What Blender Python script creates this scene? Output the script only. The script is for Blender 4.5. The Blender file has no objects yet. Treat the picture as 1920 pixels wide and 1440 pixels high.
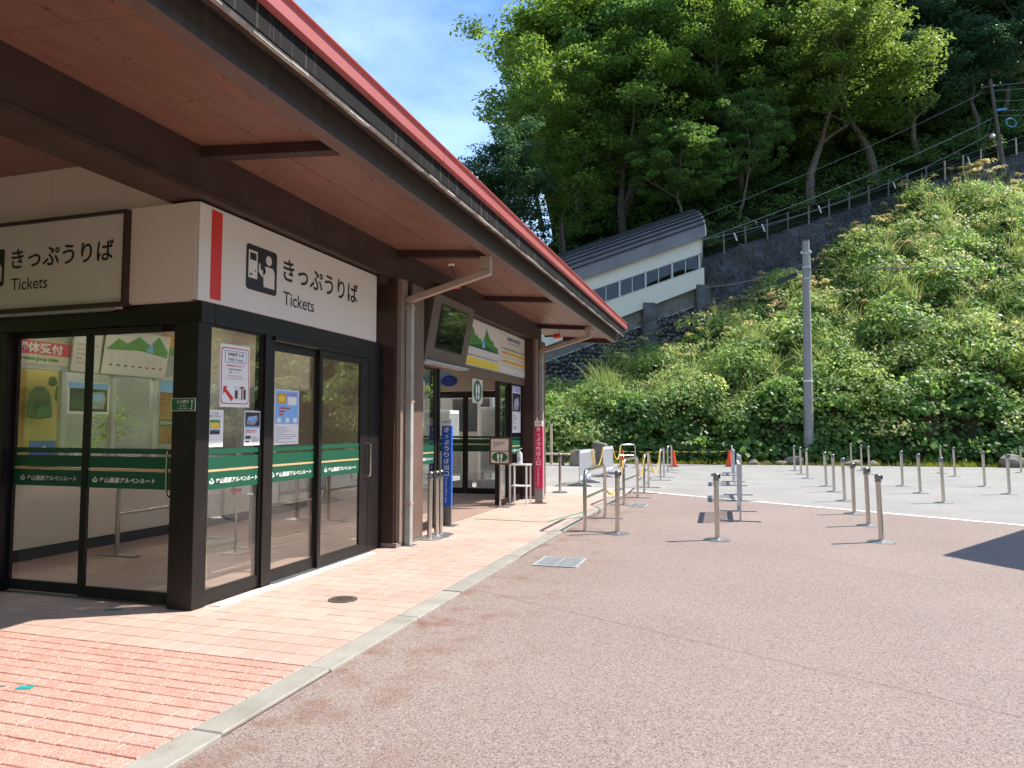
import bpy, bmesh, math, random
import numpy as np
from mathutils import Vector, Matrix
R = math.radians
random.seed(7)
SC = bpy.context.scene
COL = SC.collection

# ---------------------------------------------------------------- camera, sky, sun, exposure
cam = bpy.data.cameras.new('camera'); camo = bpy.data.objects.new('camera', cam); COL.objects.link(camo)
cam.sensor_width = 36; cam.lens = 1331 * 36 / 1920; cam.clip_end = 2000; cam.clip_start = .05
camo.location = (0, 0, 1.6); camo.rotation_euler = (R(90 + 3.568), 0, R(17.442))
SC.camera = camo
SUN_AZ, SUN_EL = 31.0, 51.0          # azimuth counted from +X towards +Y
sd = Vector((math.cos(R(SUN_AZ)) * math.cos(R(SUN_EL)), math.sin(R(SUN_AZ)) * math.cos(R(SUN_EL)), math.sin(R(SUN_EL))))
W = bpy.data.worlds.new('World'); SC.world = W; W.use_nodes = True
nt = W.node_tree; nt.nodes.clear()
sky = nt.nodes.new('ShaderNodeTexSky'); sky.sky_type = 'NISHITA'; sky.sun_disc = False
sky.sun_elevation = R(SUN_EL); sky.sun_rotation = R(90 - SUN_AZ); sky.altitude = 500; sky.air_density = 1.0; sky.dust_density = .25; sky.ozone_density = 3.0
tc = nt.nodes.new('ShaderNodeTexCoord'); mp = nt.nodes.new('ShaderNodeMapping'); mp.inputs['Scale'].default_value = (1.0, 1.6, 4.0); mp.inputs['Rotation'].default_value = (0, 0, .5)
nz = nt.nodes.new('ShaderNodeTexNoise'); nz.inputs['Scale'].default_value = 1.7; nz.inputs['Detail'].default_value = 7; nz.inputs['Roughness'].default_value = .55
rp = nt.nodes.new('ShaderNodeValToRGB'); rp.color_ramp.elements[0].position = .42; rp.color_ramp.elements[0].color = (0, 0, 0, 1); rp.color_ramp.elements[1].position = .78; rp.color_ramp.elements[1].color = (.42, .42, .42, 1)
mx = nt.nodes.new('ShaderNodeMix'); mx.data_type = 'RGBA'; mx.inputs[7].default_value = (8.0, 10.0, 12.6, 1)
bg = nt.nodes.new('ShaderNodeBackground'); bg.inputs['Strength'].default_value = .15
wo = nt.nodes.new('ShaderNodeOutputWorld')
L = nt.links.new
L(tc.outputs['Generated'], mp.inputs[0]); L(mp.outputs[0], nz.inputs['Vector']); L(nz.outputs['Fac'], rp.inputs[0])
hsv = nt.nodes.new('ShaderNodeHueSaturation'); hsv.inputs['Saturation'].default_value = 1.1; hsv.inputs['Value'].default_value = 1.2
L(rp.outputs[0], mx.inputs[0]); L(sky.outputs[0], hsv.inputs['Color']); L(hsv.outputs[0], mx.inputs[6]); L(mx.outputs[2], bg.inputs[0]); L(bg.outputs[0], wo.inputs[0])
sun = bpy.data.lights.new('sun', 'SUN'); sun.energy = 5.0; sun.angle = R(.5); sun.color = (1, .95, .87)
suno = bpy.data.objects.new('sun', sun); COL.objects.link(suno); suno.rotation_euler = sd.to_track_quat('Z', 'Y').to_euler(); suno.location = (10, 10, 30)
SC.view_settings.view_transform = 'Standard'; SC.view_settings.look = 'None'; SC.view_settings.gamma = 1; SC.view_settings.exposure = .66
SC.view_settings.use_curve_mapping = False
SC.cycles.transparent_max_bounces = 24; SC.cycles.max_bounces = 8; SC.cycles.diffuse_bounces = 4
SC.cycles.sample_clamp_indirect = 6; SC.cycles.use_denoising = True

# ---------------------------------------------------------------- materials
MATS = {}
def sock(n, i): return n.inputs[i]
def mat(name, col, rough=.6, metal=0.0, var=0.0, vs=4.0, bump=0.0, bs=60.0, rnd=0.0, spec=.5, dirt=None, ds=1.5, damt=.5, stretch=None, dlo=.5):
    """principled material: base colour, large-scale value variation, per-object random tint, coloured dirt patches, fine bump"""
    m = bpy.data.materials.new(name); m.use_nodes = True; t = m.node_tree; N = t.nodes; b = N['Principled BSDF']; l = t.links.new
    b.inputs['Roughness'].default_value = rough; b.inputs['Metallic'].default_value = metal; b.inputs['Specular IOR Level'].default_value = spec
    b.inputs['Base Color'].default_value = (*col, 1)
    out = None
    if var or rnd or dirt or bump:
        g = N.new('ShaderNodeNewGeometry'); vec = g.outputs['Position']
        if stretch:
            mpn = N.new('ShaderNodeMapping'); mpn.inputs['Scale'].default_value = stretch; l(vec, mpn.inputs[0]); vec = mpn.outputs[0]
    if var or rnd:
        h = N.new('ShaderNodeHueSaturation'); h.inputs['Color'].default_value = (*col, 1)
        val = None
        if var:
            n = N.new('ShaderNodeTexNoise'); n.inputs['Scale'].default_value = vs; n.inputs['Detail'].default_value = 5; l(vec, n.inputs['Vector'])
            r = N.new('ShaderNodeMapRange'); r.inputs[1].default_value = .3; r.inputs[2].default_value = .7; r.inputs[3].default_value = 1 - var; r.inputs[4].default_value = 1 + var
            l(n.outputs['Fac'], r.inputs[0]); val = r.outputs[0]
        if rnd:
            oi = N.new('ShaderNodeObjectInfo'); r2 = N.new('ShaderNodeMapRange'); r2.inputs[3].default_value = 1 - rnd; r2.inputs[4].default_value = 1 + rnd; l(oi.outputs['Random'], r2.inputs[0])
            if val:
                mm = N.new('ShaderNodeMath'); mm.operation = 'MULTIPLY'; l(val, mm.inputs[0]); l(r2.outputs[0], mm.inputs[1]); val = mm.outputs[0]
            else: val = r2.outputs[0]
        l(val, h.inputs['Value']); out = h.outputs[0]
    if dirt:
        n = N.new('ShaderNodeTexNoise'); n.inputs['Scale'].default_value = ds; n.inputs['Detail'].default_value = 6; n.inputs['Roughness'].default_value = .65; l(vec, n.inputs['Vector'])
        r = N.new('ShaderNodeMapRange'); r.inputs[1].default_value = dlo; r.inputs[2].default_value = dlo + .25; r.inputs[4].default_value = damt; l(n.outputs['Fac'], r.inputs[0])
        x = N.new('ShaderNodeMix'); x.data_type = 'RGBA'; l(r.outputs[0], x.inputs[0]); x.inputs[7].default_value = (*dirt, 1)
        if out: l(out, x.inputs[6])
        else: x.inputs[6].default_value = (*col, 1)
        out = x.outputs[2]
    if out: l(out, b.inputs['Base Color'])
    if bump:
        n = N.new('ShaderNodeTexNoise'); n.inputs['Scale'].default_value = bs; n.inputs['Detail'].default_value = 4; l(vec, n.inputs['Vector'])
        bp = N.new('ShaderNodeBump'); bp.inputs['Strength'].default_value = bump; bp.inputs['Distance'].default_value = .01; l(n.outputs['Fac'], bp.inputs['Height']); l(bp.outputs[0], b.inputs['Normal'])
    MATS[name] = m; return m
def speckle(m, chips, scale, thr, amt, dist='VORONOI'):
    """scatter small chips of another colour over a principled material"""
    t = m.node_tree; N = t.nodes; b = N['Principled BSDF']; l = t.links.new
    g = N.new('ShaderNodeNewGeometry'); v = N.new('ShaderNodeTexVoronoi'); v.inputs['Scale'].default_value = scale; l(g.outputs['Position'], v.inputs['Vector'])
    sp = N.new('ShaderNodeSeparateColor'); l(v.outputs['Color'], sp.inputs[0])
    c = N.new('ShaderNodeMath'); c.operation = 'GREATER_THAN'; c.inputs[1].default_value = thr; l(sp.outputs[0], c.inputs[0])
    a = N.new('ShaderNodeMath'); a.operation = 'MULTIPLY'; a.inputs[1].default_value = amt; l(c.outputs[0], a.inputs[0])
    x = N.new('ShaderNodeMix'); x.data_type = 'RGBA'; x.inputs[7].default_value = (*chips, 1); l(a.outputs[0], x.inputs[0])
    old = b.inputs['Base Color']
    if old.links: l(old.links[0].from_socket, x.inputs[6])
    else: x.inputs[6].default_value = old.default_value
    l(x.outputs[2], b.inputs['Base Color'])
def leafmat(name, dark, light, trans=.45, gloss=.35, hue=None, tv=1.7):
    m = bpy.data.materials.new(name); m.use_nodes = True; t = m.node_tree; N = t.nodes; l = t.links.new; N.clear()
    at = N.new('ShaderNodeAttribute'); at.attribute_name = 'tone'
    oi = N.new('ShaderNodeObjectInfo')
    ad = N.new('ShaderNodeMath'); ad.operation = 'MULTIPLY_ADD'; ad.inputs[1].default_value = .35; ad.inputs[2].default_value = -.17; l(oi.outputs['Random'], ad.inputs[0])
    a2 = N.new('ShaderNodeMath'); a2.operation = 'ADD'; a2.use_clamp = True; l(at.outputs['Fac'], a2.inputs[0]); l(ad.outputs[0], a2.inputs[1])
    r = N.new('ShaderNodeValToRGB'); e = r.color_ramp.elements; e[0].color = (*dark, 1); e[1].color = (*light, 1); l(a2.outputs[0], r.inputs[0])
    if hue:
        k = r.color_ramp.elements.new(.9); k.color = (*light, 1); r.color_ramp.elements[-1].color = (*hue, 1)
    d = N.new('ShaderNodeBsdfPrincipled'); d.inputs['Roughness'].default_value = gloss; d.inputs['Specular IOR Level'].default_value = .38; l(r.outputs[0], d.inputs['Base Color'])
    hs = N.new('ShaderNodeHueSaturation'); hs.inputs['Hue'].default_value = .485; hs.inputs['Saturation'].default_value = 1.1; hs.inputs['Value'].default_value = tv; l(r.outputs[0], hs.inputs['Color'])
    tr = N.new('ShaderNodeBsdfTranslucent'); l(hs.outputs[0], tr.inputs[0])
    x = N.new('ShaderNodeMixShader'); x.inputs[0].default_value = trans; l(d.outputs[0], x.inputs[1]); l(tr.outputs[0], x.inputs[2])
    o = N.new('ShaderNodeOutputMaterial'); l(x.outputs[0], o.inputs[0]); MATS[name] = m; return m
def glassmat(name, tint, base, power=.96):
    """thin clear pane: see-through, mirror reflection rising towards grazing angles (same from both sides)"""
    m = bpy.data.materials.new(name); m.use_nodes = True; t = m.node_tree; N = t.nodes; l = t.links.new; N.clear()
    g = N.new('ShaderNodeNewGeometry'); d = N.new('ShaderNodeVectorMath'); d.operation = 'DOT_PRODUCT'; l(g.outputs['Incoming'], d.inputs[0]); l(g.outputs['Normal'], d.inputs[1])
    ab = N.new('ShaderNodeMath'); ab.operation = 'ABSOLUTE'; l(d.outputs['Value'], ab.inputs[0])
    su = N.new('ShaderNodeMath'); su.operation = 'SUBTRACT'; su.inputs[0].default_value = 1; l(ab.outputs[0], su.inputs[1])
    pw = N.new('ShaderNodeMath'); pw.operation = 'POWER'; pw.inputs[1].default_value = 5; l(su.outputs[0], pw.inputs[0])
    ma = N.new('ShaderNodeMath'); ma.operation = 'MULTIPLY_ADD'; ma.inputs[1].default_value = power; ma.inputs[2].default_value = base; ma.use_clamp = True; l(pw.outputs[0], ma.inputs[0])
    tr = N.new('ShaderNodeBsdfTransparent'); tr.inputs[0].default_value = (*tint, 1)
    gl = N.new('ShaderNodeBsdfGlossy'); gl.inputs['Roughness'].default_value = 0.0; gl.inputs[0].default_value = (1, 1, 1, 1)
    x = N.new('ShaderNodeMixShader'); l(ma.outputs[0], x.inputs[0]); l(tr.outputs[0], x.inputs[1]); l(gl.outputs[0], x.inputs[2])
    o = N.new('ShaderNodeOutputMaterial'); l(x.outputs[0], o.inputs[0]); MATS[name] = m; return m
def emit(name, col, s):
    m = bpy.data.materials.new(name); m.use_nodes = True; b = m.node_tree.nodes['Principled BSDF']
    b.inputs['Base Color'].default_value = (*col, 1); b.inputs['Emission Color'].default_value = (*col, 1); b.inputs['Emission Strength'].default_value = s; MATS[name] = m; return m

mat('asphalt_red', (.298, .227, .194), .88, var=.09, vs=.55, bump=.5, bs=140, dirt=(.215, .15, .12), ds=1.1, damt=.4, spec=.25); speckle(MATS['asphalt_red'], (.47, .40, .355), 150, .82, .6); speckle(MATS['asphalt_red'], (.105, .075, .063), 115, .80, .6)
def stain(m, kind):
    t = m.node_tree; N = t.nodes; b = N['Principled BSDF']; l = t.links.new; g = N.new('ShaderNodeNewGeometry'); sx = N.new('ShaderNodeSeparateXYZ'); l(g.outputs['Position'], sx.inputs[0])
    def mth(op, a, c, d=None):
        n = N.new('ShaderNodeMath'); n.operation = op
        for i, q in enumerate((a, c, d)):
            if q is None: continue
            if hasattr(q, 'type'): l(q, n.inputs[i])
            else: n.inputs[i].default_value = q
        return n.outputs[0]
    nz_ = N.new('ShaderNodeTexNoise'); nz_.inputs['Scale'].default_value = 2.6 if kind == 'rust' else 6; nz_.inputs['Detail'].default_value = 8; nz_.inputs['Roughness'].default_value = .7; l(g.outputs['Position'], nz_.inputs['Vector'])
    if kind == 'rust':
        mr = N.new('ShaderNodeMapRange'); mr.inputs[1].default_value = -1.2; mr.inputs[2].default_value = -2.45; l(sx.outputs[0], mr.inputs[0])
        m2 = N.new('ShaderNodeMapRange'); m2.inputs[1].default_value = .5; m2.inputs[2].default_value = .68; m2.inputs[4].default_value = .75; l(nz_.outputs['Fac'], m2.inputs[0]); fac = mth('MULTIPLY', mr.outputs[0], m2.outputs[0]); col = (.20, .085, .045)
    else:
        fac = None; col = (.15, .10, .09)
        wob = mth('MULTIPLY_ADD', nz_.outputs['Fac'], .10, -.05)
        for a, c, w in ((-.509, 5.53, .020), (-.92, 10.58, .018)):
            d = mth('ADD', mth('SUBTRACT', mth('MULTIPLY_ADD', sx.outputs[0], -a, sx.outputs[1]), c), wob); q = mth('LESS_THAN', mth('ABSOLUTE', d, None), w); q = mth('MULTIPLY', q, .32); fac = q if fac is None else mth('MAXIMUM', fac, q)
    x = N.new('ShaderNodeMix'); x.data_type = 'RGBA'; x.inputs[7].default_value = (*col, 1); l(fac, x.inputs[0]); l(b.inputs['Base Color'].links[0].from_socket, x.inputs[6]); l(x.outputs[2], b.inputs['Base Color'])
stain(MATS['asphalt_red'], 'rust'); stain(MATS['asphalt_red'], 'seam')
mat('asphalt_grey', (.325, .305, .275), .9, var=.1, vs=.6, bump=.6, bs=90, dirt=(.25, .235, .21), ds=.7, damt=.5, spec=.25); speckle(MATS['asphalt_grey'], (.48, .46, .43), 120, .85, .6); speckle(MATS['asphalt_grey'], (.1, .1, .1), 100, .85, .6)
mat('joint', (.16, .10, .085), .95, var=.2, vs=20)
mat('tile', (.53, .365, .295), .62, var=.08, vs=1.2, rnd=.07, bump=.08, bs=200, dirt=(.46, .31, .25), ds=2.2, damt=.35)
mat('brick_red', (.525, .23, .165), .8, var=.10, vs=9, rnd=.12, bump=.3, bs=150, dirt=(.62, .40, .33), ds=2.2, damt=.5); speckle(MATS['brick_red'], (.68, .50, .44), 190, .62, .6)
mat('kerb', (.345, .32, .27), .9, var=.12, vs=6, rnd=.08, bump=.3, bs=120, dirt=(.17, .145, .105), ds=3.0, damt=.85)
mat('line_paint', (.72, .69, .6), .8, var=.1, vs=7, dirt=(.35, .33, .3), ds=9, damt=.75)
mat('pale_pad', (.46, .42, .37), .9, var=.08, vs=2, bump=.4, bs=110, dirt=(.3, .27, .24), ds=2, damt=.4); speckle(MATS['pale_pad'], (.25, .22, .2), 90, .83, .6)
mat('brown', (.054, .030, .024), .5, spec=.3, var=.12, vs=3, bump=.05, bs=200, dirt=(.09, .065, .055), ds=2.5, damt=.35)
mat('brown_light', (.15, .092, .072), .45, var=.12, vs=3, dirt=(.15, .11, .09), ds=2.5, damt=.3)
mat('olive_post', (.235, .175, .14), .5, var=.1, vs=3)
mat('black_frame', (.0135, .0110, .0105), .42, var=.1, vs=4, dirt=(.026, .024, .022), ds=4, damt=.35, spec=.3)
mat('soffit', (.235, .112, .078), .42, var=.13, vs=2.2, dirt=(.14, .07, .055), ds=1.6, damt=.5, stretch=(3.5, .8, 3))
mat('eave_dark', (.040, .032, .026), .6, var=.2, vs=6, dirt=(.10, .085, .07), ds=2.6, damt=.45, stretch=(7, 7, .5))
mat('fascia', (.011, .0095, .009), .8, var=.2, vs=9, dirt=(.34, .32, .28), ds=2.0, damt=.8, stretch=(4, 17, .3), dlo=.575, spec=.15)
mat('drip', (.42, .40, .36), .85, var=.25, vs=14, dirt=(.12, .10, .09), ds=7, damt=.8, bump=.5, bs=50)
mat('rust_wood', (.085, .055, .042), .85, var=.3, vs=12, dirt=(.2, .13, .10), ds=5, damt=.6, bump=.5, bs=40)
mat('roof_red', (.42, .105, .10), .5, var=.07, vs=2, dirt=(.33, .12, .11), ds=2, damt=.4)
mat('white_panel', (.80, .69, .60), .45, var=.03, vs=1, dirt=(.58, .53, .47), ds=1.3, damt=.3)
mat('sign_white', (.70, .655, .60), .4, var=.02, vs=2, dirt=(.66, .62, .57), ds=2, damt=.2)
mat('ink', (.012, .012, .014), .5); mat('red_print', (.62, .03, .02), .5); mat('white_print', (.83, .83, .82), .5); mat('green_print', (.006, .095, .045), .5)
mat('green_sign', (.012, .13, .05), .45); mat('blue_print', (.02, .06, .45), .5); mat('sky_print', (.22, .48, .85), .5); mat('magenta', (.62, .01, .10), .45); mat('blue_pillar', (.01, .10, .52), .4)
mat('cream', (.66, .58, .44), .6, var=.04); mat('yellow_print', (.8, .62, .06), .5); mat('orange_print', (.72, .30, .04), .5, var=.3, vs=30); mat('leaf_print', (.06, .26, .05), .5, var=.25, vs=12); mat('pale_print', (.72, .70, .67), .5); mat('lilac', (.45, .42, .62), .5, var=.2, vs=9)
mat('brown_print', (.30, .12, .04), .5, var=.45, vs=40); mat('grey_print', (.3, .31, .33), .5, var=.25, vs=25); mat('dark_print', (.03, .03, .04), .4, var=.4, vs=30); mat('tan_print', (.62, .45, .33), .5); mat('teal_print', (.05, .40, .36), .5)
mat('steel', (.60, .57, .54), .26, 1.0, var=.08, vs=9); mat('steel_dark', (.24, .24, .25), .35, .6); mat('grate', (.42, .43, .42), .5, .1, var=.15, vs=12); mat('plate', (.46, .46, .45), .38, .9, var=.15, vs=12); mat('galv', (.52, .53, .54), .45, .7, var=.1, vs=6)
mat('pipe_grey', (.36, .37, .34), .5, var=.12, vs=4, dirt=(.22, .2, .18), ds=3, damt=.4); mat('pipe_tan', (.40, .30, .24), .5, var=.1, vs=4)
mat('plastic_grey', (.54, .54, .56), .5, var=.06, vs=8); mat('foot_grey', (.36, .36, .37), .7, var=.1, vs=10)
mat('orange', (.85, .085, .02), .5, var=.06, vs=9); mat('rubber', (.03, .03, .03), .8); mat('chain_yellow', (.75, .48, .03), .5); mat('black_band', (.02, .02, .02), .5)
mat('concrete', (.40, .39, .37), .9, var=.1, vs=3, bump=.3, bs=60, dirt=(.27, .26, .24), ds=2, damt=.5)
mat('pole_concrete', (.30, .295, .285), .85, var=.08, vs=3, bump=.2, bs=60, dirt=(.30, .29, .28), ds=2, damt=.5)
mat('old_concrete', (.22, .20, .17), .95, var=.2, vs=1.6, bump=.6, bs=14, dirt=(.07, .065, .06), ds=.9, damt=.9)
mat('buttress', (.13, .125, .12), .95, var=.3, vs=1.8, bump=.8, bs=10, dirt=(.035, .035, .033), ds=1.2, damt=.9)
mat('stone', (.17, .158, .148), .85, var=.25, vs=3, rnd=.5, bump=.4, bs=12)
mat('mortar', (.045, .044, .043), .95, var=.3, vs=3)
mat('shotcrete', (.095, .094, .10), .95, var=.3, vs=.9, bump=1.0, bs=4, dirt=(.04, .04, .042), ds=.35, damt=.8)
mat('rock', (.25, .21, .165), .9, var=.25, vs=3, bump=.8, bs=9, dirt=(.12, .10, .08), ds=2, damt=.6, rnd=.2)
mat('soil', (.075, .055, .035), 1.0, spec=.05, var=.35, vs=3, bump=.8, bs=10, dirt=(.05, .065, .02), ds=1, damt=.6)
mat('hill_soil', (.022, .026, .012), 1.0, var=.4, vs=1.2, spec=0)
mat('bark', (.15, .12, .09), .9, var=.35, vs=4, bump=.8, bs=9, rnd=.25); mat('wood_grey', (.12, .10, .085), .9, var=.2, vs=4); mat('wood_pale', (.55, .47, .33), .8, var=.15, vs=4)
mat('siding', (.85, .79, .67), .55, var=.04, vs=1, dirt=(.6, .54, .43), ds=.8, damt=.35)
mat('station_roof', (.23, .212, .205), .5, .1, var=.15, vs=1.2, dirt=(.16, .145, .14), ds=.8, damt=.4); mat('roof_rib', (.05, .045, .045), .6); mat('win_frame', (.62, .61, .57), .5)
mat('cable', (.03, .03, .032), .5); mat('cable_pale', (.24, .25, .25), .5); mat('blue_loop', (.08, .28, .5), .5); mat('lamp_white', (.75, .74, .7), .4)
mat('wall_cream', (.60, .55, .46), .75, var=.03); mat('wall_yellow', (.52, .40, .12), .7); mat('baseboard', (.03, .026, .024), .6); mat('hall_floor', (.40, .27, .22), .45, var=.06, vs=3); mat('hall_ceiling', (.62, .58, .5), .8)
mat('beige_wall', (.68, .57, .46), .85, var=.06, vs=2, dirt=(.4, .32, .25), ds=1, damt=.4); mat('ac_white', (.78, .78, .75), .5, var=.05, vs=3); mat('curtain', (.66, .58, .38), .8, var=.06, vs=9)
mat('green_stripe', (.006, .085, .042), .4); mat('cream_line', (.6, .42, .2), .5); mat('green_tape', (.02, .30, .16), .6, var=.3, vs=14); mat('teal_tape', (.02, .32, .3), .6); mat('cast_iron', (.11, .08, .06), .65, .2, var=.5, vs=60)
mat('wood_frame', (.10, .045, .03), .5, var=.2, vs=9); mat('bottle', (.72, .72, .74), .3)
mat('display_box', (.105, .075, .06), .45, var=.08, vs=3)
mat('added_hill_green', (.07, .11, .03), 1.0, spec=0, var=.6, vs=.35, bump=1.0, bs=.6, dirt=(.02, .035, .01), ds=.2, damt=.9)
glassmat('glass', (.955, .97, .96), .085, 1.1); glassmat('dark_glass', (.045, .05, .052), .05, .7)
MATS['screen'] = mat('screen', (.006, .007, .007), .04, spec=1.0)
emit('tube_light', (1, .95, .84), 52.0); emit('hall_tube_light', (1, .95, .84), 20.0)
leafmat('leaf_a', (.065, .13, .028), (.28, .40, .08), .52, .48, tv=1.75)
leafmat('leaf_b', (.054, .118, .036), (.21, .34, .085), .50, .48, tv=1.75)
leafmat('leaf_yellow', (.07, .122, .028), (.23, .32, .075), .52, .5, tv=1.65)
leafmat('leaf_dark', (.028, .066, .031), (.10, .185, .075), .46, .48, tv=1.7)
leafmat('weed', (.085, .16, .045), (.37, .50, .155), .50, .5, hue=(.54, .50, .22), tv=1.65)
leafmat('kudzu', (.072, .155, .04), (.30, .46, .12), .52, .45, tv=1.75)
leafmat('blade', (.14, .20, .065), (.40, .48, .17), .52, .45, tv=1.6)
leafmat('plume', (.50, .45, .20), (.64, .59, .33), .55, .8, hue=(.55, .40, .28), tv=1.4)
leafmat('verge_grass', (.10, .15, .015), (.30, .34, .04), .4, .5)
leafmat('dry_leaf', (.10, .06, .025), (.22, .15, .06), .2, .7)

# ---------------------------------------------------------------- builders
def origin_of(o):
    v = Vector((0, 0, 0))
    while o is not None: v += o.location; o = o.parent
    return v
def tag(o, label=None, cat=None, group=None, kind=None):
    if label: o['label'] = label
    if cat: o['category'] = cat
    if group: o['group'] = group
    if kind: o['kind'] = kind
    return o
def thing(name, label, cat, loc=(0, 0, 0), rz=0, group=None):
    o = bpy.data.objects.new(name, None); COL.objects.link(o); o.empty_display_size = .2
    o.location = loc; o.rotation_euler = (0, 0, rz); return tag(o, label, cat, group)
def copy_tree(o, parent=None):
    c = o.copy(); COL.objects.link(c); c.parent = parent
    for ch in o.children: copy_tree(ch, c)
    return c
class MB:
    def __init__(s): s.v = []; s.f = []; s.m = []
    def add(s, vs, fs, mi=0):
        o = len(s.v); s.v += [tuple(p) for p in vs]; s.f += [tuple(i + o for i in f) for f in fs]; s.m += [mi] * len(fs); return s
    def box(s, x0, y0, z0, x1, y1, z1, mi=0):
        v = [(x, y, z) for z in (z0, z1) for x, y in ((x0, y0), (x1, y0), (x1, y1), (x0, y1))]
        return s.add(v, [(0, 3, 2, 1), (4, 5, 6, 7), (0, 1, 5, 4), (1, 2, 6, 5), (2, 3, 7, 6), (3, 0, 4, 7)], mi)
    def hexa(s, a, b, mi=0):   # two quads a (bottom), b (top), same winding (counter-clockwise from above)
        return s.add(list(a) + list(b), [(0, 3, 2, 1), (4, 5, 6, 7), (0, 1, 5, 4), (1, 2, 6, 5), (2, 3, 7, 6), (3, 0, 4, 7)], mi)
    def extr(s, prof, p0, p1, ax, ay, mi=0):   # profile points (a,b) swept from p0 to p1 with axes ax, ay
        n = len(prof); ax = Vector(ax); ay = Vector(ay)
        v = [Vector(p0) + ax * a + ay * b for a, b in prof] + [Vector(p1) + ax * a + ay * b for a, b in prof]
        f = [(i, (i + 1) % n, n + (i + 1) % n, n + i) for i in range(n)] + [tuple(range(n - 1, -1, -1)), tuple(range(n, 2 * n))]
        return s.add(v, f, mi)
    def tube(s, pts, r, n=8, mi=0, caps=True):
        pts = [Vector(p) for p in pts]; k = len(pts); rs = r if isinstance(r, (list, tuple)) else [r] * k; rings = []; up = None
        for i, p in enumerate(pts):
            d = (pts[min(i + 1, k - 1)] - pts[max(i - 1, 0)]).normalized()
            if up is None:
                up = Vector((0, 0, 1)) if abs(d.z) < .9 else Vector((1, 0, 0))
            a = d.cross(up).normalized(); b = a.cross(d).normalized(); up = b
            rings.append([p + (a * math.cos(2 * math.pi * j / n) + b * math.sin(2 * math.pi * j / n)) * rs[i] for j in range(n)])
        v = [q for rg in rings for q in rg]
        f = [(i * n + j, i * n + (j + 1) % n, (i + 1) * n + (j + 1) % n, (i + 1) * n + j) for i in range(k - 1) for j in range(n)]
        if caps: f += [tuple(range(n - 1, -1, -1)), tuple(range((k - 1) * n, k * n))]
        return s.add(v, f, mi)
    def lathe(s, prof, n=16, c=(0, 0, 0), mi=0):   # prof: list of (r, z)
        v = [(c[0] + r * math.cos(2 * math.pi * j / n), c[1] + r * math.sin(2 * math.pi * j / n), c[2] + z) for r, z in prof for j in range(n)]
        f = [(i * n + j, i * n + (j + 1) % n, (i + 1) * n + (j + 1) % n, (i + 1) * n + j) for i in range(len(prof) - 1) for j in range(n)]
        f += [tuple(range(n - 1, -1, -1)), tuple(range((len(prof) - 1) * n, len(prof) * n))]
        return s.add(v, f, mi)
    def mesh(s, name, mats, off=(0, 0, 0), smooth=False, bev=0):
        me = bpy.data.meshes.new(name); ox, oy, oz = off
        me.from_pydata([(x - ox, y - oy, z - oz) for x, y, z in s.v], [], s.f)
        for m in (mats if isinstance(mats, (list, tuple)) else [mats]): me.materials.append(MATS[m])
        me.polygons.foreach_set('material_index', s.m)
        if bev:
            bm = bmesh.new(); bm.from_mesh(me); bmesh.ops.remove_doubles(bm, verts=bm.verts, dist=1e-5)
            bmesh.ops.bevel(bm, geom=bm.edges[:], offset=bev, segments=1, affect='EDGES', profile=.5); bm.to_mesh(me); bm.free()
        if smooth:
            me.polygons.foreach_set('use_smooth', [True] * len(me.polygons))
            if hasattr(me, 'set_sharp_from_angle'): me.set_sharp_from_angle(angle=R(40))
        me.update(); return me
    def build(s, name, mats, parent=None, local=False, smooth=False, bev=0, kind=None, label=None, cat=None, group=None):
        off = (0, 0, 0)
        if parent is not None and not local: off = origin_of(parent)
        me = s.mesh(name, mats, off, smooth, bev)
        o = bpy.data.objects.new(name, me); COL.objects.link(o); o.parent = parent
        return tag(o, label, cat, group, kind)
def bx(name, m, b, parent=None, bev=0, **k): return MB().box(*b).build(name, m, parent, bev=bev, **k)
_tc = {}
def textpoly(s, bold=0.0):
    if (s, bold) in _tc: return _tc[(s, bold)]
    c = bpy.data.curves.new('txt', 'FONT'); c.body = s; c.size = 1; c.offset = bold; c.resolution_u = 3
    o = bpy.data.objects.new('txt', c); COL.objects.link(o)
    dg = bpy.context.evaluated_depsgraph_get(); e = o.evaluated_get(dg); me = e.to_mesh()
    v = [tuple(p.co[:2]) for p in me.vertices]; f = [tuple(p.vertices) for p in me.polygons]
    e.to_mesh_clear(); bpy.data.objects.remove(o); bpy.data.curves.remove(c)
    if v:
        x0 = min(p[0] for p in v); x1 = max(p[0] for p in v); y0 = min(p[1] for p in v); y1 = max(p[1] for p in v)
    else: x0 = x1 = y0 = y1 = 0
    _tc[(s, bold)] = (v, f, x0, x1, y0, y1); return _tc[(s, bold)]
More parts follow.
